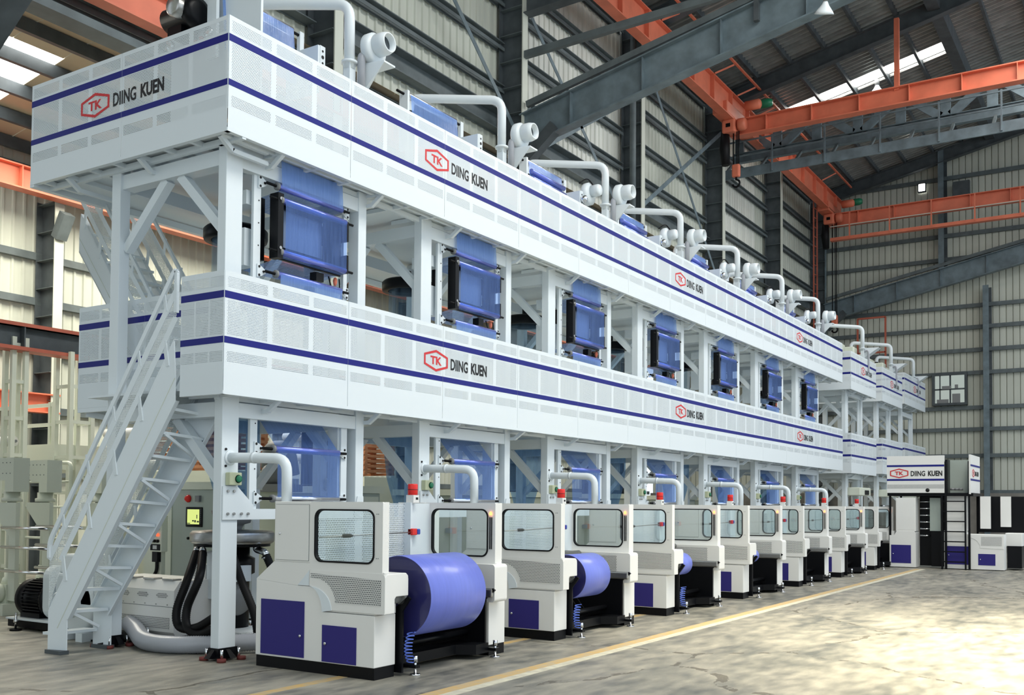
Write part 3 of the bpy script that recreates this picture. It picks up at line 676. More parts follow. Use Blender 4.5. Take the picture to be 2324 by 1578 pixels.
# ================================================================== FILM TOWERS
def tower_parts(t, full=True, film_on=True):
    # posts with black feet
    for x0, y0, x1, y1 in ((-0.12, -0.22, 0, 0), (-0.15, 1.8, 0, 1.94), (-1.85, -0.22, -1.7, -0.09), (-1.85, 1.8, -1.7, 1.92)):
        p = MB().box(x0, y0, 0.12, x1, y1, ZU+0.02).build('post', 'white', t, bevel=0.006)
        cx, cy_ = (x0+x1)/2, (y0+y1)/2
        q = MB(); q.box(x0-.015, y0-.015, 0.02, x1+.015, y1+.015, 0.13)
        for sx, sy_ in ((1, 0), (-1, 0), (0, 1), (0, -1)):
            w = (x1-x0)/2 if sx else (y1-y0)/2
            q.add([(cx+sx*w-sy_*.02, cy_+sy_*w-sx*.02, .13), (cx+sx*w+sy_*.02, cy_+sy_*w+sx*.02, .13), (cx+sx*(w+.1)+sy_*.04, cy_+sy_*(w+.1)+sx*.04, .035), (cx+sx*(w+.1)-sy_*.04, cy_+sy_*(w+.1)-sx*.04, .035), (cx, cy_, .03)], [(0, 1, 2, 3), (1, 4, 2), (0, 3, 4), (2, 4, 3)])
        f = q.build('foot', 'black', p)
        for dx, dy in ((-.13, -.13), (.13, -.13), (.13, .13), (-.13, .13)):
            MB().cyl((cx+dx, cy_+dy, 0), (cx+dx, cy_+dy, .035), 0.045, 12).build('foot_pad', 'dred', p)
            if dx > 0 or dy < 0: MB().cyl((cx+dx*.85, cy_+dy*.85, .035), (cx+dx*.85, cy_+dy*.85, .12), 0.016, 8).build('levelling_bolt', 'chrome', p)
    # beams below both galleries
    for zb, zt in ((2.47, 2.62), (5.06, 5.22)):
        for a in (((-0.11, 0, zb), (-0.01, 1.8, zt)), ((-1.84, 0, zb), (-1.72, 1.8, zt)), ((-1.7, -0.19, zb), (-0.12, -0.04, zt)), ((-1.7, 1.81, zb), (-0.15, 1.93, zt))):
            MB().box(*a[0], *a[1]).build('beam', 'white', t)
    # knee braces
    for y, w in ((-0.11, 0.1), (1.87, 0.08)):
        for zt, dz in ((2.48, 0.0), (5.07, 0.0)):
            MB().bar((-0.12, y, zt-0.68), (-0.8, y, zt), w, 0.1, (0, 1, 0)).build('knee_brace', 'white', t)
            MB().bar((-1.7, y, zt-0.68), (-1.02, y, zt), w, 0.1, (0, 1, 0)).build('knee_brace', 'white', t)
    # gusset plate, cross rail and bolts
    q = MB(); q.prism([(-0.21, 1.42), (-0.21, 1.76), (-0.02, 1.76), (0.2, 1.57), (0.2, 1.42)], 'X', 0.004, 0.018)
    g = q.build('gusset_plate', 'white', t)
    for y, z in ((-.15, 1.71), (-.07, 1.71), (-.15, 1.48), (-.07, 1.48), (.03, 1.48), (.12, 1.48)): MB().cyl((0.018, y, z), (0.036, y, z), 0.014, 8).build('bolt', 'alu', g)
    MB().box(-0.09, 0.0, 1.42, 0.0, 1.8, 1.53).build('cross_rail', 'white', t)
    MB().prism([(1.78, 1.42), (1.78, 1.5), (1.83, 1.68), (1.93, 1.68), (1.93, 1.42)], 'X', 0.004, 0.016).build('gusset_plate', 'white', t)
    # flat mounting bars with roller brackets
    for z0, z1 in ((1.53, 2.5), (3.9, 5.08)):
        b1 = MB().box(-0.085, 0.2, z0, -0.05, 0.3, z1).build('mounting_bar', 'white', t)
        b2 = MB().box(-0.085, 1.6, z0, -0.05, 1.7 if z0 < 3 else 1.66, z1).build('mounting_bar', 'white', t)
        if z0 < 3: MB().box(-0.24, 1.58, z0, -0.085, 1.6, z1).build('web_plate', 'grey' if False else 'white', b2)
        if full:
            for k in range(4): MB().cyl((-0.05, 0.27, z0+.18+k*.24), (-0.046, 0.27, z0+.18+k*.24), 0.008, 6).build('bolt_hole', 'hole', b1)
    def bracket(z, x=-0.05):
        for s_, y in ((1, 0.28), (-1, 1.64)):
            q = MB(); q.prism([(y-s_*.03, z-0.07), (y-s_*.03, z+0.07), (y+s_*.03, z+0.05), (y+s_*.085, z+0.02), (y+s_*.085, z-0.02), (y+s_*.03, z-0.05)], 'X', x+.001, x+0.016)
            b = q.build('roller_bracket', 'white', t)
            if full:
                for dy, dz in ((-.005, .045), (-.005, -.045), (.055, 0)): MB().cyl((x+.016, y+s_*dy, z+dz), (x+.021, y+s_*dy, z+dz), 0.014, 8).build('bolt', 'hole', b)
    def roller(z, x, m, r=0.036, y0=0.5, y1=1.5, br=True):
        if br: bracket(z)
        ro = MB().cyl((x, y0, z), (x, y1, z), r, 20).build('idler_roller', m, t)
        MB().cyl((x, 0.33, z), (x, 1.63, z), 0.016, 8).build('shaft', 'black', ro)
        if full: MB().lathe([(0.02, 0), (0.042, 0.004), (0.042, 0.03), (0.02, 0.034)], (x, y0-0.034, z), 'Y', 16).build('bearing', 'grey', ro)
    # lower storey film run
    roller(2.17, 0.0, 'roller' if film_on else 'alu'); roller(1.64, 0.0, 'rollerw')
    # upper storey film run
    roller(4.05, 0.0, 'roller' if film_on else 'alu')
    if film_on:
        roller(5.0, 0.0, 'roller'); roller(4.84, 0.06, 'roller', br=False); roller(4.28, 0.06, 'roller', br=False)
        def sheet(nm, pts, m, y0=0.52, y1=1.49, n=10):
            vs = []; fs = []
            for i, (x, z) in enumerate(pts):
                for k in range(n+1): vs.append((x, y0+(y1-y0)*k/n, z))
            for i in range(len(pts)-1):
                for k in range(n): a = i*(n+1)+k; fs.append((a, a+1, a+n+2, a+n+1))
            q = MB(); q.add(vs, fs, True); return q.build(nm, m, t)
        sheet('film_web', [(-0.36, 2.62), (-0.01, 2.21)], 'film'); sheet('film_web', [(0.037, 2.17), (0.03, 1.9), (0.037, 1.66)], 'film')
        sheet('film_web', [(0.02, ZU), (0.037, 5.0)], 'film_f'); sheet('film_web', [(0.02, 4.965), (-0.6, 4.9)], 'film_f')
        sheet('film_web', [(0.097, 4.84), (0.097, 4.28)], 'film'); sheet('film_web', [(0.06, 4.243), (-0.55, 4.16)], 'film_f')
        sheet('film_web', [(0.037, 4.05), (0.025, 3.8)], 'film_f')
        # inspection frame behind the film window
        f = MB(); f.box(-0.32, 0.43, 4.22, -0.2, 0.5, 4.9); f.box(-0.04, 0.42, 4.21, 0.085, 0.5, 4.91); f.box(-0.3, 1.5, 4.25, 0.09, 1.53, 4.46); f.box(-0.3, 1.5, 4.62, 0.09, 1.53, 4.85)
        f.ring([(0.5, 4.22), (1.5, 4.22), (1.5, 4.9), (0.5, 4.9)], [(0.53, 4.36), (1.22, 4.36), (1.22, 4.78), (0.53, 4.78)], 'X', -0.03, 0.0)
        fr = f.build('inspection_frame', 'black', t)
        MB().box(-0.07, 0.5, 4.34, -0.055, 1.24, 4.8).build('light_panel', 'hose', fr)
        for z in (4.85, 4.32): MB().cyl((0.085, 0.46, z), (0.092, 0.46, z), 0.018, 10).build('bolt', 'alu', fr)
        MB().prism([(1.03, 4.27), (1.1, 4.27), (1.065, 4.335)], 'X', 0.001, 0.004).build('warning_triangle', 'yel', fr)
        MB().box(-0.1, 1.1, 4.1, 0.0, 1.22, 4.2).build('sensor', 'black', fr)
        MB().lathe([(0.005, 0), (0.02, 0.02), (0.026, 0.06), (0.018, 0.09), (0.005, 0.1)], (-0.02, 1.43, 4.1), 'Z', 12).build('red_grip', 'orange', fr)
        MB().tube(smooth_path([(-0.05, 1.35, 4.2), (-0.02, 1.38, 4.07), (-0.02, 1.5, 4.05), (-0.04, 1.52, 4.2)]), 0.008, 6).build('cable', 'black', fr)
    MB().box(-0.45, 0.16, 4.75, -0.12, 0.34, 4.9).build('motor_box', 'white', t)
    MB().box(-0.45, 0.16, 4.1, -0.14, 0.3, 4.5).build('motor_box', 'white', t)
    if film_on:
        # bubble tubes (upper part narrow, lower part wide cone down to the die)
        ax, ay = -1.15, 0.95
        MB().lathe([(0.27, 2.72), (0.27, 4.7)], (ax, ay, 0), 'Z', 32, caps=False).build('film_bubble', 'bubble', t)
        MB().lathe([(0.15, 1.4), (0.17, 1.6), (0.27, 1.95), (0.31, 2.3), (0.31, 2.66)], (ax, ay, 0), 'Z', 32, caps=False).build('film_bubble', 'bubble_d', t)
        q = MB(); q.lathe([(0.28, 0), (0.36, 0.0), (0.37, 0.03), (0.37, 0.12), (0.34, 0.15), (0.28, 0.15)], (ax, ay, 4.66), 'Z', 32, caps=False); q.lathe([(0.05, 0.14), (0.05, 0.3)], (ax, ay, 4.66), 'Z', 10)
        q.build('sizing_ring', 'black', t)
    # pipe arm to the winder with flange, and switch box
    a = MB(); a.tube(bend([(0.0, -0.11, 2.05), (0.3, -0.09, 2.045), (0.74, -0.05, 2.03), (0.745, -0.05, 1.6)], 0.14), 0.052, 16); pa = a.build('pipe_arm', 'white', t)
    MB().lathe([(0.075, 0), (0.075, 0.012), (0.06, 0.014)], (0.001, -0.11, 2.05), 'X', 20).build('flange', 'white', pa)
    MB().lathe([(0.058, 0), (0.058, 0.03)], (0.32, -0.088, 2.045), 'X', 16).build('collar', 'white', pa)
    for dz in (-.085, .085): MB().cyl((0.0, -0.17, 2.05+dz), (0.012, -0.17, 2.05+dz), 0.013, 8).build('bolt', 'hole', pa)
    sb = MB().box(0.002, -0.17, 1.77, 0.07, -0.01, 1.9).build('switch_box', 'boxg', t, bevel=0.008)
    MB().lathe([(0.036, 0), (0.036, 0.02), (0.02, 0.024)], (0.07, -0.06, 1.835), 'X', 16).build('push_button', 'green', sb)
    MB().lathe([(0.042, 0), (0.042, 0.006)], (0.068, -0.06, 1.835), 'X', 16).build('button_collar', 'black', sb)
    # roof-top: pipe, blower, nip rollers and motor
    a = MB(); a.tube(bend([(-1.15, 0.95, 6.6), (-1.15, 0.95, 7.5), (0.12, 1.46, 7.38), (0.12, 1.47, 6.62)], 0.16), 0.062, 16); rp = a.build('roof_pipe', 'white', t)
    MB().lathe([(0.095, 0), (0.095, 0.03), (0.062, 0.035)], (0.12, 1.47, 6.68), 'Z', 20).build('flange', 'white', rp)
    MB().box(0.07, 1.42, 6.38, 0.17, 1.52, 6.7).build('pipe_support', 'white', rp)
    MB().lathe([(0.066, 0), (0.066, 0.2)], (-1.15, 0.95, 7.1), 'Z', 14).build('rubber_sleeve', 'rubber', rp)
def blower(t, full=True):
    bl = MB(); bl.lathe([(0.02, -0.07), (0.15, -0.07), (0.185, -0.04), (0.185, 0.04), (0.15, 0.07), (0.02, 0.07)], (0.28, 1.70, 6.9), 'X', 28); b = bl.build('blower', 'white', t)
    MB().lathe([(0.11, 0.05), (0.13, 0.08), (0.13, 0.18), (0.112, 0.25), (0.098, 0.25), (0.088, 0.14)], (0.28, 1.70, 6.93), 'X', 28, caps=False).build('motor_cowl', 'white', b)
    MB().lathe([(0.092, 0.17), (0.0, 0.17)], (0.28, 1.70, 6.93), 'X', 24, caps=False).build('cowl_grille', 'steel', b)
    MB().tube(bend([(0.22, 1.68, 6.82), (0.22, 1.56, 6.8), (0.22, 1.56, 6.35)], 0.06), 0.048, 14).build('flexible_hose', 'hose', b)
    q = MB(); q.add([(0.16, 1.6, 6.7), (0.48, 1.66, 6.7), (0.48, 1.86, 6.7), (0.16, 1.86, 6.7), (0.16, 1.6, 6.72), (0.48, 1.66, 6.72), (0.48, 1.86, 6.72), (0.16, 1.86, 6.72), (0.18, 1.64, 6.4), (0.18, 1.7, 6.4)], [(3, 2, 1, 0), (4, 5, 6, 7), (0, 1, 5, 4), (1, 2, 6, 5), (2, 3, 7, 6), (3, 0, 4, 7), (0, 8, 1), (1, 8, 9), (0, 9, 8)])
    q.build('bracket', 'white', b)
def nip(t, motor, dy=0.0):
    r = MB(); r.cyl((-0.45, 0.02+dy, 7.06), (-0.45, 1.1+dy, 7.06), 0.05, 20); n = r.build('nip_roller', 'rollerw', t)
    MB().cyl((-0.45, -0.2+dy, 7.06), (-0.45, 1.3+dy, 7.06), 0.018, 8).build('shaft', 'black', n)
    q = MB(); q.add([(-0.40, 0.03+dy, 7.07), (-0.40, 1.09+dy, 7.07), (-0.34, 1.09+dy, 6.4), (-0.34, 0.03+dy, 6.4)], [(0, 1, 2, 3)]); q.build('film_web', 'film_f', n)
    if motor:
        for z, x in ((6.9, -0.36), (6.78, -0.34)): MB().cyl((x, 0.05+dy, z), (x, 1.1+dy, z), 0.04, 14).build('idler_roller', 'roller', n)
    MB().box(-0.52, -0.06+dy, 6.3, -0.38, -0.02+dy, 7.1).build('side_plate', 'white', t)
    MB().box(-0.47, 1.215+dy, 6.8, -0.42, 1.28+dy, 7.1).build('shaft_support', 'white', n)
    MB().box(-0.12, 1.215+dy, 6.6, -0.1, 1.3+dy, 6.86).build('end_plate', 'white', n)
    sp = MB().box(-0.6, 1.18+dy, 6.3, -0.1, 1.21+dy, 6.85).build('side_plate', 'white', t)
    for z in (6.66, 6.73, 6.8): MB().cyl((-0.1, 1.257+dy, z), (-0.096, 1.257+dy, z), 0.014 if z != 6.73 else .022, 8).build('bolt', 'hole', sp)
    if motor:
        q = MB(); q.lathe([(0.03, 0), (0.17, 0.0), (0.19, 0.02), (0.19, 0.1), (0.12, 0.13), (0.11, 0.13)], (-0.18, 1.52+dy, 6.88), 'X', 24); mo = q.build('drive_motor', 'white', t)
        MB().lathe([(0.1, 0.13), (0.1, 0.26), (0.085, 0.29), (0.02, 0.29)], (-0.18, 1.52+dy, 6.92), 'X', 20).build('motor_cap', 'white', mo)
        MB().tube(smooth_path([(-0.15, 1.25+dy, 7.0), (-0.08, 1.4+dy, 7.1), (-0.05, 1.6+dy, 7.03)]), 0.012, 6).build('cable', 'black', mo)
        MB().lathe([(0.05, 0), (0.06, 0.02), (0.06, 0.08), (0.02, 0.1)], (-0.1, 1.26+dy, 6.72), 'X', 14).build('air_cylinder', 'chrome', mo)
ordn = ['nearest to the staircase', 'second from the staircase', 'third from the staircase', 'fourth from the staircase', 'fifth from the staircase', 'sixth from the staircase', 'seventh, at the far end of the long galleries']
base = thing('film_tower', '', 'machine', (0, 0, 0), 0, 'film towers under the long galleries')
tower_parts(base)
TOW = [base]
for k in range(1, 7):
    c = copy_tree(base); c.location = (0, k*P, 0); TOW.append(c)
for k, t in enumerate(TOW):
    t['label'] = 'white steel film tower with blue film, '+ordn[k]
    blower(t) if k == 0 else None
    nip(t, k > 1, 0.0 if k < 2 else -0.22)
for t in TOW[1:]:
    for ch in [c for c in TOW[0].children if c.name.split('.')[0] == 'blower']: copy_tree(ch, t)

# ================================================================== three separate lines beyond
far_lab = ['first separate film line beyond the long galleries, with its own striped boxes', 'second separate film line beyond the long galleries, in the middle', 'third separate film line, standing closest to the end wall']
for i, (ya, yb) in enumerate(((23.9, 27.2), (28.1, 31.35), (31.75, 35.8))):
    t = thing('film_line', far_lab[i], 'machine', (0, 0, 0), 0)
    sub = copy_tree(base); sub.location = (0, 0, 0)
    # keep only the steelwork of the copied tower
    off = ya+0.65 if i < 2 else ya+1.0
    for ch in list(sub.children):
        nm = ch.name.split('.')[0]
        if nm in ('post', 'beam', 'knee_brace', 'cross_rail', 'mounting_bar', 'roof_pipe') or (nm == 'idler_roller' and 2 > 1 and ch.data.materials[0].name == 'bright_roller'):
            ch.parent = t; ch.location = (0, off, 0)
        else:
            for g in list(ch.children_recursive): bpy.data.objects.remove(g)
            bpy.data.objects.remove(ch)
    bpy.data.objects.remove(sub)
    z_up, z_lo = (5.2, 5.22, 5.45)[i], (2.65, 2.75, 2.8)[i]
    for kind, z in (('u', z_up), ('l', z_lo)):
        gallery(t, kind, ya, yb, -2.4, z)
        for q_ in range(2): add_panel(t, kind, (-2.6+q_*1.435, ya, z), 0, 1.435)
        MB().box(-2.6, ya-0.004, z-0.03, Xo, ya+0.05, z+0.004).build('edge_lip', 'white', t)
    logo(t, (Xo+0.004, (ya+yb)/2-0.35, z_up+0.68), RX)
    MB().box(-1.6, ya+0.5, 6.35, -0.5, ya+2.4, 6.9).build('nip_housing', 'pale', t, bevel=0.03)
    MB().box(-0.4, off+1.2, 6.4, -0.1, off+1.7, 6.75).build('nip_housing', 'pale', t, bevel=0.03)
    q = MB(); q.add([(0.15, off+1.55, 6.72), (0.6, off+1.6, 6.72), (0.6, off+1.9, 6.72), (0.15, off+1.9, 6.72), (0.15, off+1.55, 6.4), (0.15, off+1.9, 6.4)], [(3, 2, 1, 0), (0, 1, 4), (2, 3, 5), (1, 2, 5, 4)]); q.build('bracket', 'white', t)
    MB().tube(smooth_path([(0.15, off+1.5, 6.6), (0.28, off+1.5, 6.6), (0.3, off+1.52, 6.3), (0.3, off+1.5, 5.9)]), 0.03, 8).build('flexible_hose', 'hose', t)
    # lower control arm and a sloped conveyor of dark sheets behind
    MB().box(-0.1, off+0.1, 1.95, 0.35, off+1.5, 2.2).build('cross_box', 'pale', t, bevel=0.02)
    MB().box(0.36, off+0.7, 1.98, 0.37, off+1.2, 2.12).build('cover_plate', 'black', t)
def perf_dark():
    """punched sheet for use over an added dark sheet that makes its holes look shaded"""
    return perf('perforated_cover_sheet', (0.80, 0.80, 0.775), 0.0205, 0.0069)
mat_perf_dark = perf_dark()
def pplate(parent, poly, ax, t0, nm='perforated_plate'):
    """punched sheet with a dark sheet added just behind it to shade the holes"""
    q = MB(); q.prism(poly, ax, t0, t0+0.0008); q.m = 1; q.prism(poly, ax, t0+0.002, t0+0.0028)  # second prism is the added dark sheet, standing for shade inside the holes
    return q.build(nm, [mat_perf_dark, 'steel'], parent)
# ================================================================== WINDERS
def winder(loc, label):
    """local origin: side plane of the left cheek; X outward, Y along the row"""
    t = thing('film_winder', label, 'machine', loc, 0, 'winders along the aisle')
    # left cheek base with quarter-round cut
    arc = [(1.35-0.17*math.cos(a), 0.58+0.23*math.sin(a)) for a in [i*PI/2/8 for i in range(9)]]
    arc = [(1.18+0.17*math.sin(i*PI/16), 0.58+0.23*math.cos(i*PI/16)) for i in range(9)]
    base = [(0.47, 0.11), (1.98, 0.11), (1.98, 0.58)]+list(reversed(arc))+[(1.03, 0.81), (0.47, 0.85)]
    MB().prism(base, 'Y', 0, 0.3).build('cheek', 'wwhite', t, bevel=0.006)
    MB().box(0.475, 0.01, 0.0, 1.975, 0.29, 0.11).build('plinth', 'black', t)
    # sloping shoulder and door column
    q = MB(); q.add([(0.47, 0, 0.85), (1.03, 0, 0.81), (1.18, 0, 0.96), (1.18, 0, 1.03), (0.71, 0, 1.03), (0.47, 0.3, 0.85), (1.03, 0.3, 0.81), (1.18, 0.3, 0.96), (1.18, 0.3, 1.03), (0.71, 0.3, 1.03)],
                    [(0, 1, 2, 3, 4), (9, 8, 7, 6, 5), (0, 4, 9, 5), (4, 3, 8, 9), (1, 6, 7, 2)])
    q.build('shoulder', 'wwhite', t)
    lc = MB().box(0.71, 0, 1.03, 1.18, 0.1, 1.61).build('locker', 'wwhite', t, bevel=0.006)
    MB().box(0.73, -0.007, 1.05, 1.165, -0.003, 1.58).build('locker_door', 'wwhite', lc); MB().box(0.727, -0.003, 1.047, 1.168, 0.0, 1.583).build('door_gap', 'girt', lc)
    MB().lathe([(0.012, 0), (0.012, -0.01), (0.004, -0.012)], (0.79, -0.006, 1.3), 'Y', 10).build('lock', 'chrome', lc)
    # windowed upper plate
    def rect(n, x0, z0, x1, z1):
        o = []
        m = rrect(0.0, 0.0, 1.0, 1.0, 0.001, n)
        return [(x0+a*(x1-x0), z0+b*(z1-z0)) for a, b in m]
    def wplate(y0, y1, xa, xb, za, zb, win, nm):
        w = MB(); w.ring(rrect(xa, za, xb, zb, 0.012, 6), rrect(*win, 0.075, 6), 'Y', y0, y1); o = w.build(nm, 'wwhite', t)
        MB().ring(rrect(win[0]-.012, win[1]-.012, win[2]+.012, win[3]+.012, 0.085, 6), rrect(win[0]+.004, win[1]+.004, win[2]-.004, win[3]-.004, 0.072, 6), 'Y', y0-0.008, y1+0.006).build('window_seal', 'rubber', o)
        MB().prism(rrect(*win, 0.075, 6), 'Y', (y0+y1)/2, (y0+y1)/2+0.003).build('pane', 'glass', o)
        return o
    o = wplate(0, 0.025, 1.18, 2.065, 0.965, 1.61, (1.25, 1.055, 1.96, 1.53), 'window_plate')
    MB().box(2.05, 0.025, 0.965, 2.065, 0.09, 1.61).build('edge_fold', 'wwhite', o)
    for z in (1.5, 1.1):
        for x in (1.995, 2.015): MB().cyl((x, -0.003, z), (x, 0.0, z), 0.005, 6).build('screw', 'grey', o)
    # perforated bulge cover with rounded nose
    cov = [(1.18, 0.965), (1.18, 0.815)]+[(1.18+0.25*math.sin(i*PI/16), 0.6+0.21*math.cos(i*PI/16)) for i in range(1, 9)]+[(2.1, 0.6), (2.1, 0.93), (2.09, 0.955), (2.065, 0.965)]
    cv = MB().prism(cov, 'Y', -0.004, 0.0).build('side_cover', 'wwhite', t)
    pf = [(1.2, 0.935), (1.2, 0.895)]+[(1.24+0.27*math.sin(i*PI/14), 0.67+0.225*math.cos(i*PI/14)) for i in range(1, 8)]+[(2.055, 0.67), (2.055, 0.905)]
    pplate(cv, pf, 'Y', -0.0075)
    nose = [(0.0, 0.93), (0.03, 0.96), (0.3, 0.96), (0.33, 0.935), (0.335, 0.9), (0.335, 0.75), (0.16, 0.75), (0.14, 0.73), (0.14, 0.6), (0.0, 0.6)]
    MB().prism(nose, 'X', 1.98, 2.1).build('nose_cover', 'wwhite', t, bevel=0.006)
    MB().box(1.36, 0.012, 0.585, 1.98, 0.3, 0.96).build('cover_box', 'wwhite', t)
    MB().box(1.19, 0.012, 0.82, 1.36, 0.3, 0.96).build('cover_box', 'wwhite', t)
    MB().prism([(1.03, 0.815), (1.175, 0.815), (1.175, 0.96)], 'Y', -0.004, 0.004).build('lit_facet', 'white', t)  # flat plate for the chamfer facet, light on it put in as bluish white
    # quarter-round lip
    lip = [(1.18+0.17*math.sin(i*PI/16), 0.58+0.23*math.cos(i*PI/16)) for i in range(9)]
    lo = [(1.2+0.265*math.sin(i*PI/16), 0.6+0.21*math.cos(i*PI/16)) for i in range(9)]
    MB().prism(lip+list(reversed(lo)), 'Y', -0.012, 0.0).build('arch_trim', 'white', t)
    for x0, z0, x1, z1, kx in ((0.545, 0.13, 1.12, 0.66, 1.075), (1.35, 0.12, 1.77, 0.46, 1.395)):
        d = MB().box(x0, -0.006, z0, x1, 0.002, z1).build('access_door', 'navy', t)
        MB().lathe([(0.014, 0), (0.014, -0.012), (0.005, -0.014)], (kx, -0.006, (z0+z1)/2-.06 if kx < 1.2 else (z0+z1)/2), 'Y', 12).build('lock', 'chrome', d)
    # right cheek
    rc = [(0.6, 0.11), (1.98, 0.11), (1.98, 0.58), (2.08, 0.6), (2.08, 0.93), (2.05, 0.965), (1.2, 0.965), (1.0, 0.85), (0.6, 0.85)]
    MB().prism([(0.6, 0.11), (1.99, 0.11), (1.99, 0.57), (0.6, 0.57)], 'Y', 1.84, 2.15).build('cheek', 'wwhite', t, bevel=0.006)
    MB().box(0.61, 1.85, 0, 1.985, 2.145, 0.11).build('plinth', 'black', t)
    q = MB().prism(rrect(0.9, 0.57, 2.1, 0.965, 0.035, 4), 'Y', 1.78, 2.02); q.build('side_cover', 'wwhite', t)
    pplate(t, [(1.0, 0.62), (1.9, 0.62), (1.9, 0.93), (1.0, 0.93)], 'Y', 1.773)
    MB().box(1.62, 1.74, 0.62, 2.09, 1.78, 0.72).build('bearing_guard', 'alu', t, bevel=0.02)
    o = wplate(1.89, 1.915, 1.1, 2.03, 0.965, 1.61, (1.2, 1.045, 1.93, 1.535), 'window_plate')
    MB().box(2.015, 1.915, 0.965, 2.03, 2.02, 1.61).build('edge_fold', 'wwhite', o)
    lk = MB().box(0.71, 1.89, 0.6, 1.1, 2.15, 1.61).build('locker', 'wwhite', t, bevel=0.006)
    for dx in (0.0, 0.022): MB().bar((1.965+dx, 1.885, 1.12), (1.965+dx, 1.885, 1.46), 0.007, 0.01).build('handle_bar', 'black', o)
    MB().lathe([(0.016, 0), (0.016, 0.02), (0.01, 0.035), (0.0, 0.04)], (1.975, 1.88, 1.48), 'Z', 12).build('pilot_lamp', 'glow', o)
    # perforated back wall, pull cord and estop
    MB().box(1.1, 0.11, 0.98, 1.112, 1.5, 1.6).build('back_plate', 'perfb', t)
    q = MB(); q.box(1.1, 1.5, 0.6, 1.2, 1.53, 1.61); q.box(1.08, 1.55, 0.6, 1.16, 1.89, 1.6); q.build('inner_post', 'white', t)
    MB().cyl((1.2, 0.1, 1.27), (1.2, 1.5, 1.29), 0.007, 6).build('pull_cord', 'alu', t)
    MB().lathe([(0.012, 0), (0.02, 0.02), (0.02, 0.12), (0.008, 0.16)], (1.2, 0.42, 1.275), 'Y', 10).build('tension_spring', 'black', t)
    e = MB().box(1.16, 1.5, 1.26, 1.23, 1.58, 1.33).build('emergency_switch', 'red', t, bevel=0.006)
    MB().box(1.165, 1.585, 1.265, 1.23, 1.64, 1.325).build('reset_button', 'blueb', e, bevel=0.01)
    # signal beacon
    bc = MB().box(1.12, 1.52, 1.61, 1.22, 1.62, 1.69).build('beacon_base', 'wwhite', t)
    MB().lathe([(0.05, 0), (0.054, 0.005), (0.054, 0.11), (0.048, 0.12), (0.0, 0.12)], (1.17, 1.57, 1.69), 'Z', 20).build('beacon_lens', 'red', bc)
    MB().lathe([(0.055, 0), (0.055, 0.006)], (1.17, 1.57, 1.745), 'Z', 20).build('beacon_band', 'ink', bc)
    MB().box(1.2205, 1.56, 1.64, 1.222, 1.6, 1.665).build('beacon_label', 'ink', bc)
    # black unwinding frame: side plates, forks, cross tube, foot beams
    q = MB(); q.prism([(1.75, 0.03), (2.03, 0.03), (2.03, 0.6), (2.12, 0.72), (2.09, 0.74), (1.96, 0.64), (1.75, 0.62)], 'Y', 0.335, 0.36)
    q.build('side_plate', 'black', t)
    q = MB(); q.prism([(0.9, 0.08), (2.0, 0.08), (2.0, 0.6), (2.12, 0.7), (2.09, 0.72), (1.96, 0.64), (0.9, 0.62)], 'Y', 1.755, 1.78)
    q.build('side_plate', 'black', t)
    MB().box(0.95, 0.36, 0.1, 1.0, 1.76, 0.62).build('rear_plate', 'black', t)
    MB().cyl((1.75, 0.36, 0.24), (1.75, 1.76, 0.24), 0.035, 14).build('cross_tube', 'black', t)
    for y in (1.02, 1.16): MB().bar((1.76, y, 0.24), (1.3, y, 0.8), 0.012, 0.03).build('swing_arm', 'black', t)
    MB().box(1.62, 0.36, 0.05, 1.85, 1.84, 0.15).build('foot_beam', 'black', t)
    MB().add([(1.62, 1.3, .05), (2.03, 1.55, .05), (2.03, 1.78, .05), (1.62, 1.78, .05), (1.62, 1.3, .15), (2.03, 1.55, .15), (2.03, 1.78, .15), (1.62, 1.78, .15)], [(4, 5, 6, 7), (0, 1, 5, 4), (1, 2, 6, 5), (3, 2, 1, 0)]).build('foot_plate', 'black', t)
    cp = MB().cyl((1.97, 0.2, 0.72), (1.97, 0.42, 0.72), 0.05, 18).build('chuck', 'grey', t)
    MB().cyl((2.0, 0.335, 0.72), (2.0, 0.345, 0.72), 0.06, 18).build('chuck_ring', 'grey', cp)
    for x, y in ((2.1, 0.45), (2.1, 1.8)):
        q = MB(); q.cyl((x, y, 0), (x, y, 0.015), 0.05, 16); q.cyl((x, y, 0.015), (x, y, 0.17), 0.013, 8); q.cyl((x, y, 0.12), (x, y, 0.18), 0.024, 6); f = q.build('levelling_foot', 'chrome', t)
        MB().bar((x-0.14, y, 0.085), (x+0.03, y, 0.085), 0.07, 0.03, (0, 0, 1)).build('foot_bracket', 'black', f)
    # blue coiled air hose
    pts = []
    for i in range(109):
        a = i*2*PI/12; z = 0.40-0.28*i/108
        pts.append((2.06+0.035*math.cos(a), 0.44-0.05*math.sin(i/108*3)+0.038*math.sin(a), z))
    MB().tube(pts, 0.0055, 6).build('coiled_hose', 'coil', t)
    # lay-on roller seen between the cheeks
    MB().cyl((1.35, 0.34, 0.94), (1.35, 1.74, 0.94), 0.045, 16).build('contact_roller', 'alu', t)
    MB().box(1.12, 0.3, 0.93, 1.3, 1.76, 0.975).build('guide_beam', 'black', t)
    return t
wpos = ['closest to the camera, holding the biggest film roll', 'second in the row, with a mid-sized film roll', 'third in the row, with a small film roll', 'fourth in the row, with a thin film roll', 'fifth in the row, without a roll', 'sixth in the row, without a roll', 'last in the row, next to the boxy cabin machine']
w0 = winder((0, -0.17, 0), 'white film winder with navy doors, '+wpos[0])
WIN = [w0]
for k in range(1, 7):
    c = copy_tree(w0); c.location = (0, -0.17+k*P, 0); c['label'] = 'white film winder with navy doors, '+wpos[k]; WIN.append(c)
    if k > 2:
        for ch in [h for h in c.children if h.name.startswith('coiled_hose')]: bpy.data.objects.remove(ch)
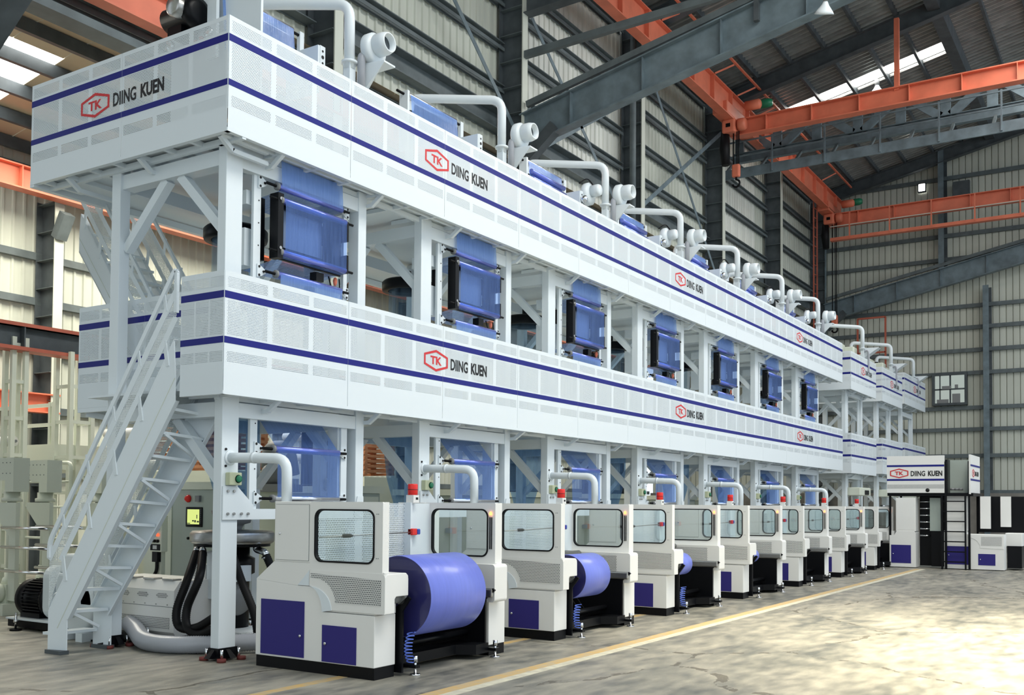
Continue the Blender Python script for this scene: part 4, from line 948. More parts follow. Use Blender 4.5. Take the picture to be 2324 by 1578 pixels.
for k, (R0, lab) in enumerate(((0.385, 'large shiny blue film roll on the first winder'), (0.27, 'mid-sized blue film roll on the second winder'), (0.165, 'small blue film roll on the third winder'), (0.12, 'thin blue film roll on the fourth winder'))):
    y0, y1 = 0.47, (1.38, 1.12, 0.82, 0.78)[k]
    t = thing('film_roll', lab, 'film roll', (1.88, -0.17+k*P, 0.72), 0, 'blue film rolls on the winders')
    MB().lathe([(R0-0.004, y0), (R0, y0+0.006), (R0, y1-0.006), (R0-0.004, y1)], (0, 0, 0), 'Y', 72, caps=False).build('wound_film', 'roll', t)
    rings = []
    m = 24
    for i in range(m+1): rings.append((0.06+(R0-0.064)*i/m, -0.0025*(i % 2)))
    MB().lathe(rings, (0, y0, 0), 'Y', 64, caps=False).build('roll_face', 'rollend', t)
    MB().lathe(rings, (0, y1, 0), 'Y', 48, caps=False).build('roll_face', 'rollend', t)
    MB().cyl((0, 0.37, 0), (0, y1+0.03, 0), 0.055, 18).build('core_shaft', 'black', t)

# ================================================================== LOWER STAIR
def stair(name, label, A0, A1, B0, B1, leg, n, guard=True, hs=0.66, tu=0.06):
    """A0/A1 bottom/top of outer stringer lower edge, B0/B1 same for inner stringer"""
    A0, A1, B0, B1 = map(Vector, (A0, A1, B0, B1))
    t = thing(name, label, 'stairs', A0)
    def L(v): return tuple(Vector(v)-A0)
    side = (B0-A0).normalized(); U = Vector((0, 0, 1))
    for s0, s1, sg in ((A0, A1, 1), (B0, B1, -1)):
        d = (s1-s0); q = MB()
        th = side*0.012*sg
        # stringer plate: leg, slope, top
        a = s0; lw = Vector((d.x, d.y, 0)).normalized()*0.24
        p = [a, a+lw, a+lw+U*leg*0.9, s1+U*0.0, s1+U*0.25, s1+U*hs*0.95-lw*0.1, a+U*(leg+0.05)]
        vs = [L(v) for v in p]+[L(v+th) for v in p]; n_ = len(p)
        q.add(vs, [tuple(range(n_)), tuple(reversed(range(n_, 2*n_)))]+[(i, (i+1) % n_, (i+1) % n_+n_, i+n_) for i in range(n_)])
        # inward flange
        for u, v in ((p[2], p[3]), (p[6], p[5])): q.bar(L(u+side*0.03*sg), L(v+side*0.03*sg), 0.06, 0.012, (0, 0, 1))
        so = q.build('stringer', 'white', t)
        MB().bar(L(a+U*(leg+0.05)*0.55+lw*0.5-side*0.002*sg), L(s1+U*hs*0.35-side*0.002*sg), 0.005, 0.005, (0, 1, 0)).build('fold_line', 'jackc', so)
        MB().bar(L(a-U*0.0+lw*0.5), L(a-U*0.04+lw*0.5), 0.27, 0.1, (0, 1, 0)).build('foot_pad', 'steel', so)
        if guard:
            g0, g1 = a+U*(leg+0.05), s1+U*hs*0.9
            e = g1-g0
            q = MB(); o0, o1 = 0.22, 0.56
            P_ = [g0+U*o0+e*0.04, g0+U*(o0+0.05), g0+U*o1+e*0.02, g1+U*o1, g1+U*o0]
            P_ = [g0+e*0.0+U*(o0-0.2), g0+U*(o1), g1+U*o1, g1+U*o0, g0+e*0.12+U*o0]
            vs = [L(v) for v in P_]+[L(v+th*0.3) for v in P_]; n_ = 5
            q.add(vs, [tuple(range(n_)), tuple(reversed(range(n_, 2*n_)))]+[(i, (i+1) % n_, (i+1) % n_+n_, i+n_) for i in range(n_)])
            gp = q.build('guard_panel', 'perfs', t)
            q = MB()
            for o_ in (o0+0.03, o1-0.03): q.bar(L(g0+e*(0.1 if o_ < 0.4 else 0.0)+U*o_-th*.3), L(g1+U*o_-th*.3), 0.006, 0.06, (0, 0, 1))
            q.build('guard_edge', 'white', gp)
            hr = bend([L(g0+U*0.55), L(g0+U*0.72), L(g1+U*0.78), L(g1+U*0.3)], 0.1)
            q = MB()
            for u, v in zip(hr, hr[1:]): q.bar(u, v, 0.035, 0.04)
            q.build('handrail', 'white', t)
            for f in (0.12, 0.32, 0.52, 0.72, 0.92):
                b = g0+e*f; MB().bar(L(b-U*0.02+lw*0.12), L(b+U*0.24-lw*0.05), 0.05, 0.012, (0, 1, 0)).build('guard_post', 'white', t)
                MB().bar(L(b+U*0.54), L(b+U*0.75-lw*0.15), 0.04, 0.012, (0, 1, 0)).build('guard_post', 'white', t)
    for i in range(n):
        f = (i+0.5)/n
        a = A0.lerp(A1, f)+U*tu; b = B0.lerp(B1, f)+U*tu
        sd = (b-a).normalized()*0.03; a, b = a+sd, b-sd
        d = Vector(((A1-A0).x, (A1-A0).y, 0)).normalized()*0.17
        q = MB(); a2, b2 = a-d, b-d
        if i == 0: pass
        vs = [L(v) for v in (a, b, b2, a2)]+[L(v-U*0.03) for v in (a, b, b2, a2)]
        q.add(vs, [(0, 3, 2, 1), (4, 5, 6, 7), (0, 1, 5, 4), (1, 2, 6, 5), (2, 3, 7, 6), (3, 0, 4, 7)])
        q.build('tread', 'white', t)
        if i % 2 == 1 and guard: MB().bar(L(a.lerp(b, 0.12)-U*0.03), L(a.lerp(b, 0.92)-U*0.2-d*0.5), 0.03, 0.03).build('sway_brace', 'white', t)
    return t
stair('steep_stair', 'steep white open-tread stair with perforated handrails up to the lower gallery', (-1.89, -0.85, 0.04), (-0.42, -0.47, 2.62), (-1.88, -0.31, 0.04), (-0.26, 0.04, 2.55), 0.36, 11)
stair('steep_stair', 'second white stair between lower and upper gallery, seen behind the end posts', (-1.95, 0.5, 3.0), (-3.5, 0.5, 4.75), (-1.95, 1.2, 3.0), (-3.5, 1.2, 4.75), 0.1, 9, hs=0.5, tu=0.3)

# ================================================================== EXTRUDER, DIE AND CABINETS
ex = thing('extruder', 'black finned motor and white extruder with perforated barrel cover behind the stair', 'machine', (-2.6, 0.52, 0))
q = MB(); q.box(-1.6, -0.42, 0.03, 1.6, 0.42, 0.12); bs = q.build('base_frame', 'black', ex)
MB().box(-1.62, -0.44, 0.12, -0.5, 0.44, 0.14).build('base_plate', 'white', bs)
for x in (-1.3, -0.45, 0.3, 1.2):
    for y in (-0.5, 0.5):
        q = MB(); q.cyl((x, y, 0), (x, y, 0.02), 0.07, 14); q.build('foot_pad', 'black', bs); q = MB(); q.cyl((x, y, 0.02), (x, y, 0.22), 0.014, 8); q.cyl((x, y, 0.1), (x, y, 0.13), 0.028, 6); q.build('levelling_bolt', 'chrome', bs)
q = MB(); q.lathe([(0.2, -0.02), (0.222, 0.0), (0.222, 0.55)], (-1.62, -0.1, 0.36), 'X', 32)
for i in range(36):
    a = 2*PI*i/36; c_, s_ = math.cos(a), math.sin(a)
    q.bar((-1.45, -0.1+0.235*c_, 0.36+0.235*s_), (-1.09, -0.1+0.235*c_, 0.36+0.235*s_), 0.012, 0.045, (0, c_, s_))
mo = q.build('motor', 'black', ex)
q = MB(); q.lathe([(0.1, -0.02), (0.2, 0.0), (0.242, 0.06), (0.242, 0.18)], (-1.66, -0.1, 0.36), 'X', 32); q.build('fan_cowl', 'grey' if False else 'rubber', mo)
q = MB(); q.lathe([(0.25, 0), (0.25, 0.05), (0.2, 0.07)], (-1.09, -0.1, 0.36), 'X', 32); q.build('flange', 'black', mo)
q = MB(); q.box(-1.5, -0.32, 0.14, -1.1, 0.12, 0.2); q.build('motor_foot', 'black', mo)
ang = [i*2*PI/16 for i in range(17)]
MB().tube([(-1.25, -0.1+0.04*math.cos(a), 0.655+0.045*math.sin(a)) for a in ang], 0.014, 8).build('lifting_eye', 'chrome', mo)
# belt guard, gearbox
q = MB(); q.prism(rrect(-0.35, 0.14, 0.4, 0.8, 0.15, 5), 'X', -0.99, -0.85); q.build('belt_guard', 'white', ex)
q = MB(); q.box(-0.82, -0.3, 0.14, -0.3, 0.35, 0.72); q.prism([(-0.28, 0.72), (-0.2, 0.95), (0.25, 0.95), (0.3, 0.72)], 'X', -0.8, -0.35); gb_ = q.build('gearbox', 'white', ex, bevel=0.03)
MB().lathe([(0.035, 0), (0.035, -0.02)], (-0.42, -0.302, 0.6), 'Y', 16).build('oil_gauge', 'black', gb_)
MB().lathe([(0.03, 0), (0.03, -0.006)], (-0.42, -0.322, 0.6), 'Y', 16).build('gauge_glass', 'alu', gb_)
MB().lathe([(0.02, 0), (0.02, 0.04), (0.03, 0.04), (0.03, 0.06)], (-0.4, -0.26, 0.72), 'Z', 12).build('filler_cap', 'black', gb_)
# barrel cover: hexagonal white box
pro = [(-0.16, 0.12), (-0.33, 0.12), (-0.36, 0.16), (-0.36, 0.62), (-0.28, 0.72), (0.28, 0.72), (0.36, 0.62), (0.36, 0.16), (0.3, 0.12)]
bcv = MB().prism(pro, 'X', 0.1, 1.45).build('barrel_cover', 'wwhite', ex)
pplate(bcv, [(0.15, 0.19), (1.38, 0.19), (1.38, 0.32), (0.15, 0.32)], 'Y', -0.3645, 'vent_plate')
for x in (0.2, 0.53, 0.86, 1.19):
    pplate(bcv, [(x-0.04, 0.56), (x, 0.59), (x+0.12, 0.59), (x+0.16, 0.56), (x+0.12, 0.53), (x, 0.53)], 'Y', -0.3645, 'vent_plate')
    MB().box(x-0.02, -0.3, 0.72, x+0.16, -0.18, 0.74).build('hinge', 'alu', bcv)
MB().box(0.11, -0.3615, 0.435, 1.44, -0.36, 0.44).build('seam', 'girt', bcv)
for i in range(7): MB().cyl((0.2+i*0.19, -0.365, 0.46), (0.2+i*0.19, -0.36, 0.46), 0.008, 6).build('screw', 'alu', bcv)
# big white suction fan scroll beside the stair
fan = thing('suction_fan', 'white round fan scroll on the floor, seen through the stair treads', 'fan', (-2.55, 0.0, 0))
q = MB(); q.lathe([(0.12, -0.1), (0.3, -0.1), (0.34, -0.07), (0.34, 0.07), (0.3, 0.1), (0.12, 0.1)], (0, 0, 0.42), 'Y', 32); q.box(-0.05, -0.1, 0.42, 0.34, 0.1, 0.84); sc = q.build('scroll', 'white', fan)
q = MB(); q.lathe([(0.13, -0.28), (0.15, -0.26), (0.15, -0.12), (0.17, -0.1)], (-0.05, 0, 0.42), 'Y', 24, caps=False); q.lathe([(0.13, -0.28), (0.11, -0.2), (0.0, -0.2)], (-0.05, 0, 0.42), 'Y', 24, caps=False); q.build('inlet', 'white', sc)
for x in (-0.22, 0.12): MB().box(x, -0.16, 0, x+0.12, 0.16, 0.1).build('fan_foot', 'white', fan)
gh = corrug([(-1.9, 0.16, 0.22), (-1.6, 0.02, 0.17), (-1.25, -0.13, 0.1), (-0.85, -0.12, 0.09), (-0.45, 0.12, 0.1), (-0.1, 0.45, 0.12)], 0.088, 0.026, 0.09)
q = MB(); q.tube(gh[0], gh[1], 20); tag(q.build('flexible_duct', 'hose'), 'fat grey ribbed hose lying on the floor between the two end posts', 'hose')
# die with air ring, elbows and black hoses
die = thing('blow_die', 'round brushed-metal air ring with black hoses behind the first post', 'machine', (-1.1, 0.93, 0))
q = MB(); q.lathe([(0.16, -0.02), (0.44, -0.02), (0.47, 0.0), (0.475, 0.02), (0.475, 0.1), (0.45, 0.125), (0.2, 0.14), (0.16, 0.14)], (0, 0, 1.14), 'Z', 48); ar = q.build('air_ring', 'alu', die)
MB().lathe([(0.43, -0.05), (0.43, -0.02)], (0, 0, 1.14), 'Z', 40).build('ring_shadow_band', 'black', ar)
MB().lathe([(0.1, 0.14), (0.13, 0.2), (0.13, 0.2), (0.2, 0.22), (0.245, 0.36), (0.235, 0.36), (0.19, 0.24)], (0, 0, 1.14), 'Z', 36, caps=False).build('die_lip', 'grey', ar)
q = MB(); q.lathe([(0.2, 0.1), (0.2, 0.75), (0.26, 0.78), (0.26, 0.95), (0.2, 0.98), (0.2, 1.12)], (0, 0, 0), 'Z', 28); db = q.build('die_body', 'black', die)
MB().box(-0.08, -0.3, 0.5, 0.1, -0.2, 1.04).build('heater_cover', 'white', db)
hc = MB().box(-0.4, -0.28, 0.72, -0.12, -0.1, 0.88).build('heater_cover', 'wwhite', db)
pplate(db, [(-0.38, 0.74), (-0.14, 0.74), (-0.14, 0.86), (-0.38, 0.86)], 'Y', -0.285)
MB().box(0.18, -0.2, 0.7, 0.32, 0.0, 0.88).build('heater_cover', 'white', db)
MB().lathe([(0.02, -0.04), (0.17, -0.04), (0.19, 0.0), (0.17, 0.04), (0.02, 0.04)], (0.22, -0.1, 0.5), 'X', 28).build('flange_disc', 'grey', db)
MB().box(0.0, -0.35, 0.05, 0.55, 0.2, 0.16).build('die_base', 'white', die); MB().box(0.05, -0.3, 0.0, 0.5, 0.15, 0.05).build('die_base', 'pale', die)
MB().box(-0.3, -0.3, 0.0, 0.3, 0.3, 0.1).build('die_stand', 'black', die)
for ang_, path in ((-2.45, [(-1.2, 0.5, 1.03), (-1.0, 0.2, 0.72), (-1.03, 0.1, 0.42), (-0.95, 0.08, 0.25), (-0.7, 0.1, 0.26), (-0.41, 0.15, 0.42)]), (-1.95, [(-1.05, 0.46, 1.03), (-0.75, 0.16, 0.78), (-0.86, 0.1, 0.46), (-0.8, 0.06, 0.25), (-0.6, 0.08, 0.2), (-0.3, 0.15, 0.36)]), (-0.75, [(-0.72, 0.6, 1.0), (-0.55, 0.58, 0.72), (-0.38, 0.6, 0.4), (-0.3, 0.6, 0.12)]), (0.1, [(-0.6, 0.98, 1.0), (-0.45, 1.0, 0.72), (-0.3, 1.0, 0.4), (-0.3, 1.0, 0.1)])):
    D = Vector((-1.1, 0.93, 0)); c0 = Vector((0.36*math.cos(ang_), 0.36*math.sin(ang_), 1.1)); e1 = Vector(path[0])-D
    MB().tube(bend([tuple(c0), tuple(c0+Vector((0, 0, -0.04))), tuple(e1+Vector((0, 0, 0.03))), tuple(e1+Vector((0, 0, -0.04)))], 0.06), 0.04, 14).build('elbow', 'chrome', die)
    c_ = corrug([Vector(p_)-D for p_ in path], 0.043, 0.024, 0.1); q = MB(); q.tube(c_[0], c_[1], 14); q.build('black_hose', 'rubber', die)
    MB().lathe([(0.05, 0), (0.05, 0.02)], tuple(e1+Vector((0, 0, -0.04))), 'Z', 16).build('hose_clip', 'chrome', die)
# control cabinet
cab = thing('control_cabinet', 'grey-green control cabinet with yellow touch screen and red knob, behind the stair', 'cabinet', (-3.3, 1.72, 0))
MB().box(-0.42, 0, 0.1, 1.2, 0.5, 1.76).build('cabinet_body', 'greygreen', cab, bevel=0.01)
MB().box(-0.44, -0.02, 1.76, 1.3, 0.52, 1.86).build('cabinet_top', 'pale', cab)
MB().box(-0.42, 0.02, 0, 1.2, 0.48, 0.1).build('plinth', 'black', cab)
dr = MB().box(0.2, -0.012, 0.14, 1.0, 0, 1.72).build('cabinet_door', 'greygreen', cab)
MB().box(1.005, -0.004, 0.14, 1.012, 0.0, 1.72).build('door_gap', 'black', cab)
dr2 = MB().box(-0.4, -0.012, 0.14, 0.16, 0, 1.72).build('cabinet_door', 'pale', cab)
sc_ = MB().box(0.46, -0.03, 1.27, 0.78, -0.012, 1.53).build('touch_screen', 'black', dr, bevel=0.01)
MB().box(0.5, -0.034, 1.305, 0.73, -0.031, 1.5).build('screen_glass', 'screen', sc_)
for x, z, w_, h_ in ((0.6, 1.34, 0.03, 0.02), (0.64, 1.33, 0.03, 0.03), (0.69, 1.33, 0.04, 0.02), (0.68, 1.38, 0.015, 0.05), (0.5, 1.31, 0.06, 0.012)): MB().box(x, -0.0355, z, x+w_, -0.0345, z+h_).build('screen_symbol', 'steel', sc_)
for i in range(8): MB().box(0.75, -0.033, 1.32+i*0.024, 0.76, -0.03, 1.33+i*0.024).build('screen_key', 'grey', sc_)
kn = MB().lathe([(0.05, 0), (0.05, -0.02), (0.03, -0.05), (0.0, -0.05)], (0.5, -0.012, 1.64), 'Y', 18).build('rotary_knob', 'red', dr)
MB().box(0.66, -0.05, 1.6, 0.74, -0.012, 1.68).build('socket', 'grey', dr); MB().lathe([(0.018, 0), (0.018, -0.03)], (0.52, -0.012, 1.12), 'Y', 12).build('button', 'black', dr); MB().lathe([(0.018, 0), (0.018, -0.03)], (0.66, -0.012, 1.12), 'Y', 12).build('button', 'black', dr)
pb = thing('push_button_station', 'white push-button box with red and black buttons and a black cable, behind the stair treads', 'control box', (-2.95, 1.3, 0))
MB().box(-0.1, 0, 0.95, 0.13, 0.1, 1.42).build('box_body', 'pale', pb, bevel=0.01)
for i in range(3):
    for j, z in enumerate((1.25, 1.17, 1.09)): MB().lathe([(0.02, 0), (0.02, -0.025)], (-0.05+i*0.06, 0, z), 'Y', 12).build('button', 'redglow' if (i+j) % 3 == 0 and j < 2 else 'black', pb)
MB().box(-0.08, -0.006, 0.97, 0.11, 0, 1.05).build('display', 'black', pb); MB().box(-0.03, -0.008, 0.985, 0.05, -0.006, 1.035).build('display_glass', 'alu', pb)
MB().box(-0.05, 0.0, 0.82, 0.05, 0.08, 0.95).build('plug', 'black', pb)
MB().tube(smooth_path([(0, 0.04, 0.84), (0, 0.03, 0.7), (-0.08, 0.02, 0.62), (-0.25, 0.04, 0.6)]), 0.022, 8).build('cable', 'rubber', pb)
MB().box(-0.06, 0.06, 0.0, 0.06, 0.12, 0.95).build('stand', 'pale', pb)
# roof-top drive at the near end of the upper gallery
dv = thing('haul_off_drive', 'black gear motor on a grey plate on top of the upper gallery end', 'machine', (-0.9, -0.05, 6.4))
MB().box(-0.35, 0.12, -0.6, 1.05, 0.15, 0.95).build('side_plate', 'white', dv)
q = MB(); q.lathe([(0.08, -0.3), (0.13, -0.28), (0.13, 0.06), (0.16, 0.08), (0.16, 0.2), (0.1, 0.22)], (0.1, -0.05, 0.42), 'X', 24); q.box(-0.12, -0.12, 0.22, 0.1, 0.1, 0.34); mo2 = q.build('gear_motor', 'black', dv)
MB().lathe([(0.1, 0), (0.11, -0.02), (0.11, -0.16), (0.09, -0.18), (0.0, -0.18)], (0.14, -0.1, 0.44), 'Y', 22).build('motor_cap', 'alu', mo2)
for x in (-0.2, 0.42): MB().lathe([(0.02, -0.02), (0.06, -0.02), (0.06, 0.02), (0.02, 0.02)], (x, -0.02, 0.18), 'Y', 18).build('guide_wheel', 'chrome', dv)
for i in range(5): MB().lathe([(0.02, 0), (0.03, 0.01), (0.03, 0.04)], (-0.1+i*0.09, 0.02, 0.06+i*.02), 'Z', 10).build('valve', 'dorange', dv)

# ================================================================== CABIN MACHINE AT THE END
cm = thing('printing_cabin', 'boxy white cabin machine with navy doors and a raised striped hood on black legs', 'machine', (2.1, 20.9, 0))
def hood(x0, x1, y0, y1, z0, z1, nm='hood'):
    h_ = MB().box(x0, y0, z0, x1, y1, z1).build(nm, 'wwhite', cm)
    return h_
h_ = hood(-0.16, 1.27, 0, 0.06, 1.98, 2.96, 'hood_panel'); 
for z in (2.3, 2.67): MB().box(-0.16, -0.004, z, 1.27, 0, z+0.05).build('stripe', 'stripe', h_)
pplate(h_, [(-0.15, 2.1), (1.26, 2.1), (1.26, 2.2), (-0.15, 2.2)], 'Y', -0.004)
MB().lathe([(0.05, 0), (0.05, -0.006)], (0.86, 0, 2.05), 'Y', 18).build('port', 'hole', h_)
logo(cm, (-0.08, -0.005, 2.5), RY, 0.93)
h2 = hood(1.86, 1.9, -0.02, 1.65, 1.95, 2.97, 'hood_panel')
for z in (2.3, 2.67): MB().box(1.9, -0.02, z, 1.904, 1.65, z+0.05).build('stripe', 'stripe', h2)
logo(cm, (1.905, 0.25, 2.5), RX, 0.8)
MB().box(1.3, 0.5, 1.98, 1.8, 0.55, 2.85).build('inner_panel', 'greygreen', cm); MB().box(1.27, 0.1, 1.98, 1.33, 1.0, 2.85).build('inner_panel', 'black', cm)
for i in range(3): MB().lathe([(0.05, 0), (0.06, 0.03), (0.05, 0.06)], (1.42+i*0.1, 0.3, 2.05), 'Z', 12).build('ink_pot', 'grey', cm)
q = MB(); q.box(-0.16, 0.05, 1.9, 1.95, 1.6, 1.98); q.build('black_frame', 'black', cm)
for x, y in ((-0.13, 0.1), (1.27, 0.02), (1.83, 0.02), (1.83, 1.5), (-0.13, 1.5)): MB().box(x, y, 0.0, x+0.05, y+0.05, 2.8 if y < 0.05 else 1.95).build('leg', 'black', cm)
# left cabinet
def navy_door(x0, z0, x1, z1, y=0.0): 
    d = MB().box(x0, y-0.006, z0, x1, y, z1).build('access_door', 'navy', cm); MB().lathe([(0.014, 0), (0.014, -0.012)], (x0+0.05, y-0.006, (z0+z1)/2), 'Y', 10).build('lock', 'chrome', d)
q = MB(); q.prism([(-0.1, 0.02), (0.56, 0.02), (0.56, 0.92), (0.52, 0.97), (0.08, 0.97), (0.02, 0.85), (-0.1, 0.85)], 'Y', 0, 0.5); q.build('cabinet', 'wwhite', cm)
navy_door(-0.06, 0.12, 0.44, 0.6)
lk = MB().box(0.06, 0.02, 0.97, 0.56, 0.4, 1.85).build('locker', 'wwhite', cm); MB().box(0.08, 0.012, 1.0, 0.54, 0.02, 1.82).build('locker_door', 'wwhite', lk)
for i in range(6): MB().cyl((0.6, 0.4, 0.85+i*0.18), (0.86, 0.4, 0.85+i*0.18), 0.02, 8).build('print_roller', 'chrome', cm)
MB().box(0.57, 0.5, 0.05, 1.3, 0.55, 1.9).build('inner_panel', 'black', cm)
lk = MB().box(0.86, 0.3, 0.98, 1.12, 0.5, 1.85).build('locker', 'greygreen', cm)
MB().box(0.9, 0.25, 0.05, 1.25, 0.5, 0.98).build('inner_panel', 'black', cm)
# right cabinet behind ladder
q = MB(); q.prism([(1.24, 0.02), (2.65, 0.02), (2.65, 0.92), (1.78, 0.92), (1.72, 1.0), (1.24, 1.0)], 'Y', 0.1, 0.6); q.build('cabinet', 'wwhite', cm)
MB().box(1.3, 0.2, 1.0, 1.8, 0.6, 1.9).build('locker', 'wwhite', cm)
navy_door(1.3, 0.13, 1.85, 0.6, 0.1); navy_door(2.05, 0.13, 2.45, 0.42, 0.1)
MB().prism([(1.8, 0.85)]+[(1.82+0.28*math.sin(i*PI/16), 0.57+0.26*math.cos(i*PI/16)) for i in range(9)]+[(2.64, 0.55), (2.64, 0.9), (1.8, 0.9)], 'Y', 0.09, 0.1).build('side_cover', 'wwhite', cm)
pplate(cm, [(2.12, 0.63), (2.6, 0.63), (2.6, 0.86), (2.12, 0.86)], 'Y', 0.086)
MB().box(2.0, 0.9, 1.05, 2.25, 0.95, 1.9).build('locker', 'wwhite', cm); MB().box(2.45, 1.2, 1.1, 2.7, 1.25, 1.9).build('locker', 'wwhite', cm); MB().box(1.9, 1.3, 0.95, 3.0, 1.35, 1.9).build('inner_panel', 'black', cm)
q = MB(); q.box(2.6, 0.8, 0.6, 3.0, 1.5, 0.95); q.build('cabinet', 'wwhite', cm, bevel=0.02); MB().box(2.66, 0.65, 0.05, 3.0, 1.4, 0.62).build('side_plate', 'black', cm)
ldr = thing('cabin_ladder', 'black steel ladder leaning against the front of the boxy cabin machine', 'ladder', (3.32, 20.82, 0))
for x in (0, 0.56): MB().bar((x, 0, 0), (x, 0, 1.9), 0.04, 0.04).build('stile', 'black', ldr)
r_ = None
for i in range(7): r_ = put(r_.data, 'rung', ldr, (0, 0, 0.2+i*0.26)) if r_ else MB().bar((0, 0, 0), (0.56, 0, 0), 0.03, 0.03).build('rung', 'black', ldr, (0, 0, 0.2))
sg = thing('wall_notice', 'small pink and white notice with red print on the concrete dado by the cabin machine', 'sign', (5.35, 38.0, 1.45))
MB().box(-0.02, -0.01, 0, 0.58, 0, 0.75).build('board', 'cream', sg)
for i in range(2):
    for j in range(2): MB().box(0.06+i*0.26, -0.014, 0.1+j*0.32, 0.26+i*0.26, -0.01, 0.32+j*0.32).build('red_panel', 'logo_red', sg)

# ================================================================== MACHINES IN THE SIDE AISLE (far left)
def jack(label, x, y):
    t = thing('lift_column', label, 'machine', (x, y, 0))
    q = MB(); q.box(-0.25, -0.25, 0, 0.25, 0.25, 0.16); q.build('base', 'jackc', t)
    q = MB(); q.box(-0.14, -0.14, 0.16, 0.14, 0.14, 0.42); q.lathe([(0.12, 0), (0.1, 0.08), (0.075, 0.1), (0.075, 0.22)], (0, 0, 0.42), 'Z', 16); q.lathe([(0.13, 0), (0.13, -0.06), (0.04, -0.09)], (0, -0.14, 0.3), 'Y', 18); q.build('gear_housing', 'pale', t)
    MB().cyl((0, 0, 0.6), (0, 0, 1.58), 0.06, 16).build('spindle_tube', 'jackc', t)
    q = MB(); q.lathe([(0.14, 0), (0.14, 0.05), (0.11, 0.06), (0.11, 0.14)], (0, 0, 1.58), 'Z', 18); q.build('collar', 'jackc', t)
    MB().cyl((0, 0, 1.6), (0, 0, 2.0), 0.05, 14).build('piston_rod', 'chrome', t)
    q = MB(); q.prism([(-0.28, 1.95), (-0.28, 2.2), (0.22, 2.2), (0.22, 1.72), (0.02, 1.72), (0.02, 1.88), (-0.16, 1.88)], 'Y', -0.12, 0.12); hp = q.build('head_plate', 'jackc', t)
    for i in range(5):
        for j in range(2): MB().cyl((-0.22+i*0.09, -0.125, 1.98+j*0.15), (-0.22+i*0.09, -0.12, 1.98+j*0.15), 0.008, 6).build('bolt_hole', 'girt', hp)
    q = MB(); q.prism([(-0.28, 1.57), (-0.28, 1.48), (0.14, 1.1), (0.14, 0.2), (0.3, 0.2), (0.3, 1.57)], 'Y', -0.12, -0.06); q.build('side_frame', 'jackc', t)
    for z in (0.62, 0.95, 1.22): MB().cyl((0.1, -0.2, z), (1.2, -0.2, z), 0.022, 8).build('tie_rod', 'chrome', t)
    return t
jack('grey-green lift column at the left edge of the frame', -5.75, 1.05)
jack('grey-green lift column with chrome rod, second from the left edge', -6.05, 1.75)
jack('grey-green lift column half hidden by the stair, third from the left edge', -6.1, 2.7)
jack('grey-green column frame seen right of the first film sheet', -6.3, 6.5)
def lattice(label, x, y, z0, z1, w=0.32):
    t = thing('ladder_frame', label, 'frame', (x, y, z0))
    for dx, dy in ((0, 0), (w, 0), (0, w), (w, w)): MB().bar((dx, dy, 0), (dx, dy, z1-z0), 0.075, 0.075).build('upright', 'pale', t)
    k = None; z = 0.5
    while z < z1-z0:
        for a, b in (((0, 0), (w, 0)), ((0, w), (w, w)), ((w, 0), (w, w))): MB().bar((*a, z), (*b, z), 0.05, 0.06).build('rung', 'pale', t)
        z += 0.62
    return t
lattice('tall pale lattice mast at the far left edge', -8.4, 2.48, 0, 4.35, 0.22); lattice('tall pale lattice mast left of the lower gallery end', -8.4, 3.42, 0, 4.2, 0.42)
lattice('pale lattice mast behind the first bay', -8.0, 7.2, 0, 4.0, 0.45); lattice('pale lattice mast behind the second bay', -8.0, 10.2, 0, 4.0, 0.45)
sp = thing('railed_platform', 'pale railed platform in the side aisle behind the lift columns', 'platform', (-10.6, 3.4, 0))
MB().box(0, 0, 2.15, 2.2, 1.6, 2.6).build('deck', 'pale', sp)
for x in (0.1, 1.0, 1.12, 2.0, 2.1): MB().bar((x, 0.05, 0), (x, 0.05, 3.35), 0.06, 0.06).build('post', 'pale', sp)
for z in (3.3, 2.95): MB().bar((0, 0.05, z), (2.2, 0.05, z), 0.05, 0.06).build('handrail', 'pale', sp)
for x0 in (-7.6, -6.9):
    hr = thing('hoop_rail', 'pale bent tube hoop rail %s' % ('left of the stair handrail' if x0 < -7 else 'right beside the stair handrail'), 'rail', (x0, 2.4, 0))
    MB().tube(bend([(0, 0, 0), (0, 0, 2.2), (0.5, 0, 2.2), (0.5, 0, 0)], 0.1), 0.03, 8).build('tube', 'pale', hr)
    for z in (1.9, 1.5, 1.0): MB().cyl((0, 0, z), (0.5, 0, z), 0.02, 8).build('rung', 'pale', hr)
def stack(label, x, y, n, w=1.9):
    t = thing('slat_stack', label, 'stack', (x, y, 2.2))
    MB().box(-0.05, -0.05, -2.2, w+0.05, 1.05, -0.05).build('rack', 'pale', t)
    s0 = None
    for i in range(n):
        for dy in (0, 0.9):
            s0 = put(s0.data, 'slat', t, (0, dy, i*0.105)) if s0 else MB().box(0, 0, 0, w, 0.1, 0.05).build('slat', 'wood', t)
        for j in range(4): MB().box(j*(w-.1)/3, 0.02, i*0.105+0.05, j*(w-.1)/3+0.1, 0.98, i*0.105+0.105).build('spacer', 'wood', t)
    return t
stack('stack of brown slatted boards behind the stair', -7.9, 4.9, 11, 2.2)
stack('stack of brown slatted boards seen behind the first film sheet', -7.6, 8.9, 9, 1.6)
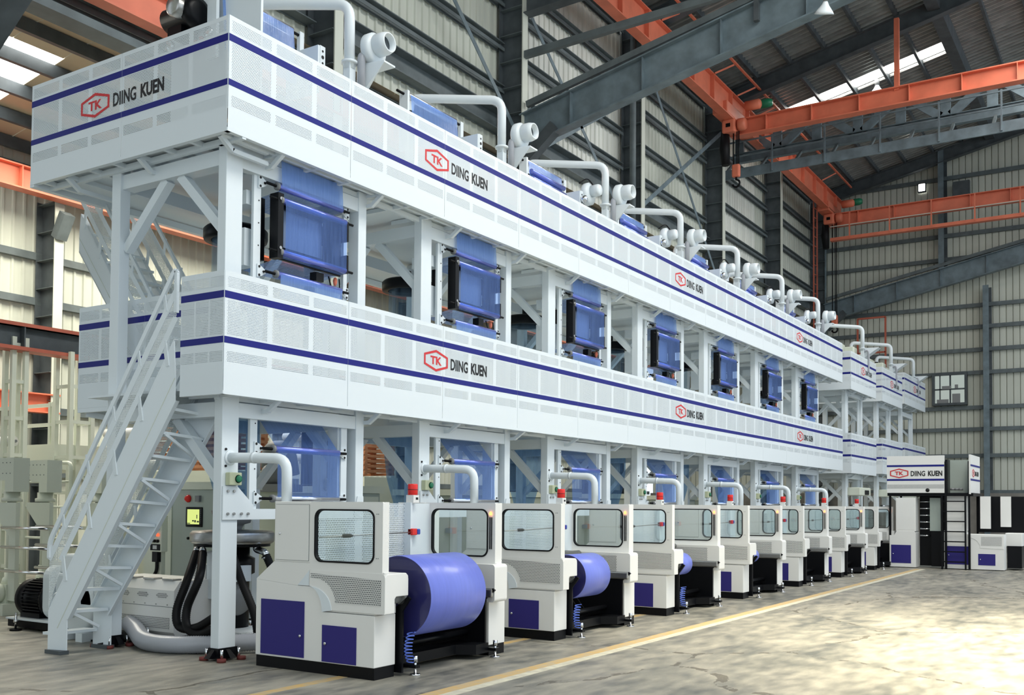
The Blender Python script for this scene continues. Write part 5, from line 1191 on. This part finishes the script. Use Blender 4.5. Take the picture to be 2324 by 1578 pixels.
for i, (x, y, z) in enumerate(((-7.2, 3.6, 2.75), (-6.6, 3.6, 2.2), (-9.3, 2.6, 2.6), (-6.6, 7.2, 2.9), (-6.6, 7.3, 2.5), (-6.2, 7.4, 2.3))):
    rl = thing('paper_roll', ['white roll high behind the lower gallery', 'white roll just above the stair handrail', 'white roll at the left edge', 'upper white roll seen in the gap between bays', 'middle white roll seen in the gap between bays', 'lowest white roll seen in the gap between bays'][i], 'roll', (x, y, z))
    MB().cyl((0, 0, 0), (1.0, 0, 0), 0.085, 16).build('roll_body', 'wwhite', rl); MB().cyl((-0.05, 0, 0), (1.06, 0, 0), 0.025, 8).build('roll_core', 'grey', rl)
    MB().box(0.3, 0.1, -z, 0.36, 0.16, 0).build('stand', 'pale', rl)
# second row of extruders and cabinets behind the bays (seen through the film)
for i, y in enumerate((4.4, 7.6, 10.9, 14.1, 17.3, 20.6)):
    t = thing('side_cabinet', 'grey-green cabinet behind the winders, %s bay' % ['second', 'third', 'fourth', 'fifth', 'sixth', 'seventh'][i], 'cabinet', (-3.2, y, 0))
    MB().box(-0.9, 0, 0.0, 0.9, 0.6, 1.75).build('cabinet_body', 'greygreen', t, bevel=0.01)
    MB().box(-0.95, -0.03, 1.75, 0.95, 0.63, 1.86).build('cabinet_top', 'pale', t)
    MB().box(0.901, 0.05, 0.1, 0.91, 0.55, 1.7).build('cabinet_door', 'pale', t)
mb_ = thing('blower_unit', 'grey blower with round motor seen through the first film sheet', 'machine', (-2.9, 3.2, 1.8))
q = MB(); q.lathe([(0.03, 0), (0.14, 0), (0.15, 0.02), (0.15, 0.3)], (0, 0, 0.2), 'X', 20); q.build('motor', 'grey', mb_); MB().tube(bend([(-0.1, 0.1, 0.3), (-0.1, 0.1, 0.6), (0.3, 0.1, 0.6), (0.4, 0.1, 0.2)], 0.15), 0.1, 14).build('duct', 'grey', mb_); MB().box(-0.3, -0.2, -0.05, 0.4, 0.3, 0.06).build('base', 'grey', mb_); MB().box(-0.2, -0.1, -1.8, 0.3, 0.2, -0.05).build('pedestal', 'pale', mb_)
# clean-up of prototypes
for a, ss in PROT.values():
    bpy.data.objects.remove(a)
    for s_ in ss: bpy.data.objects.remove(s_)
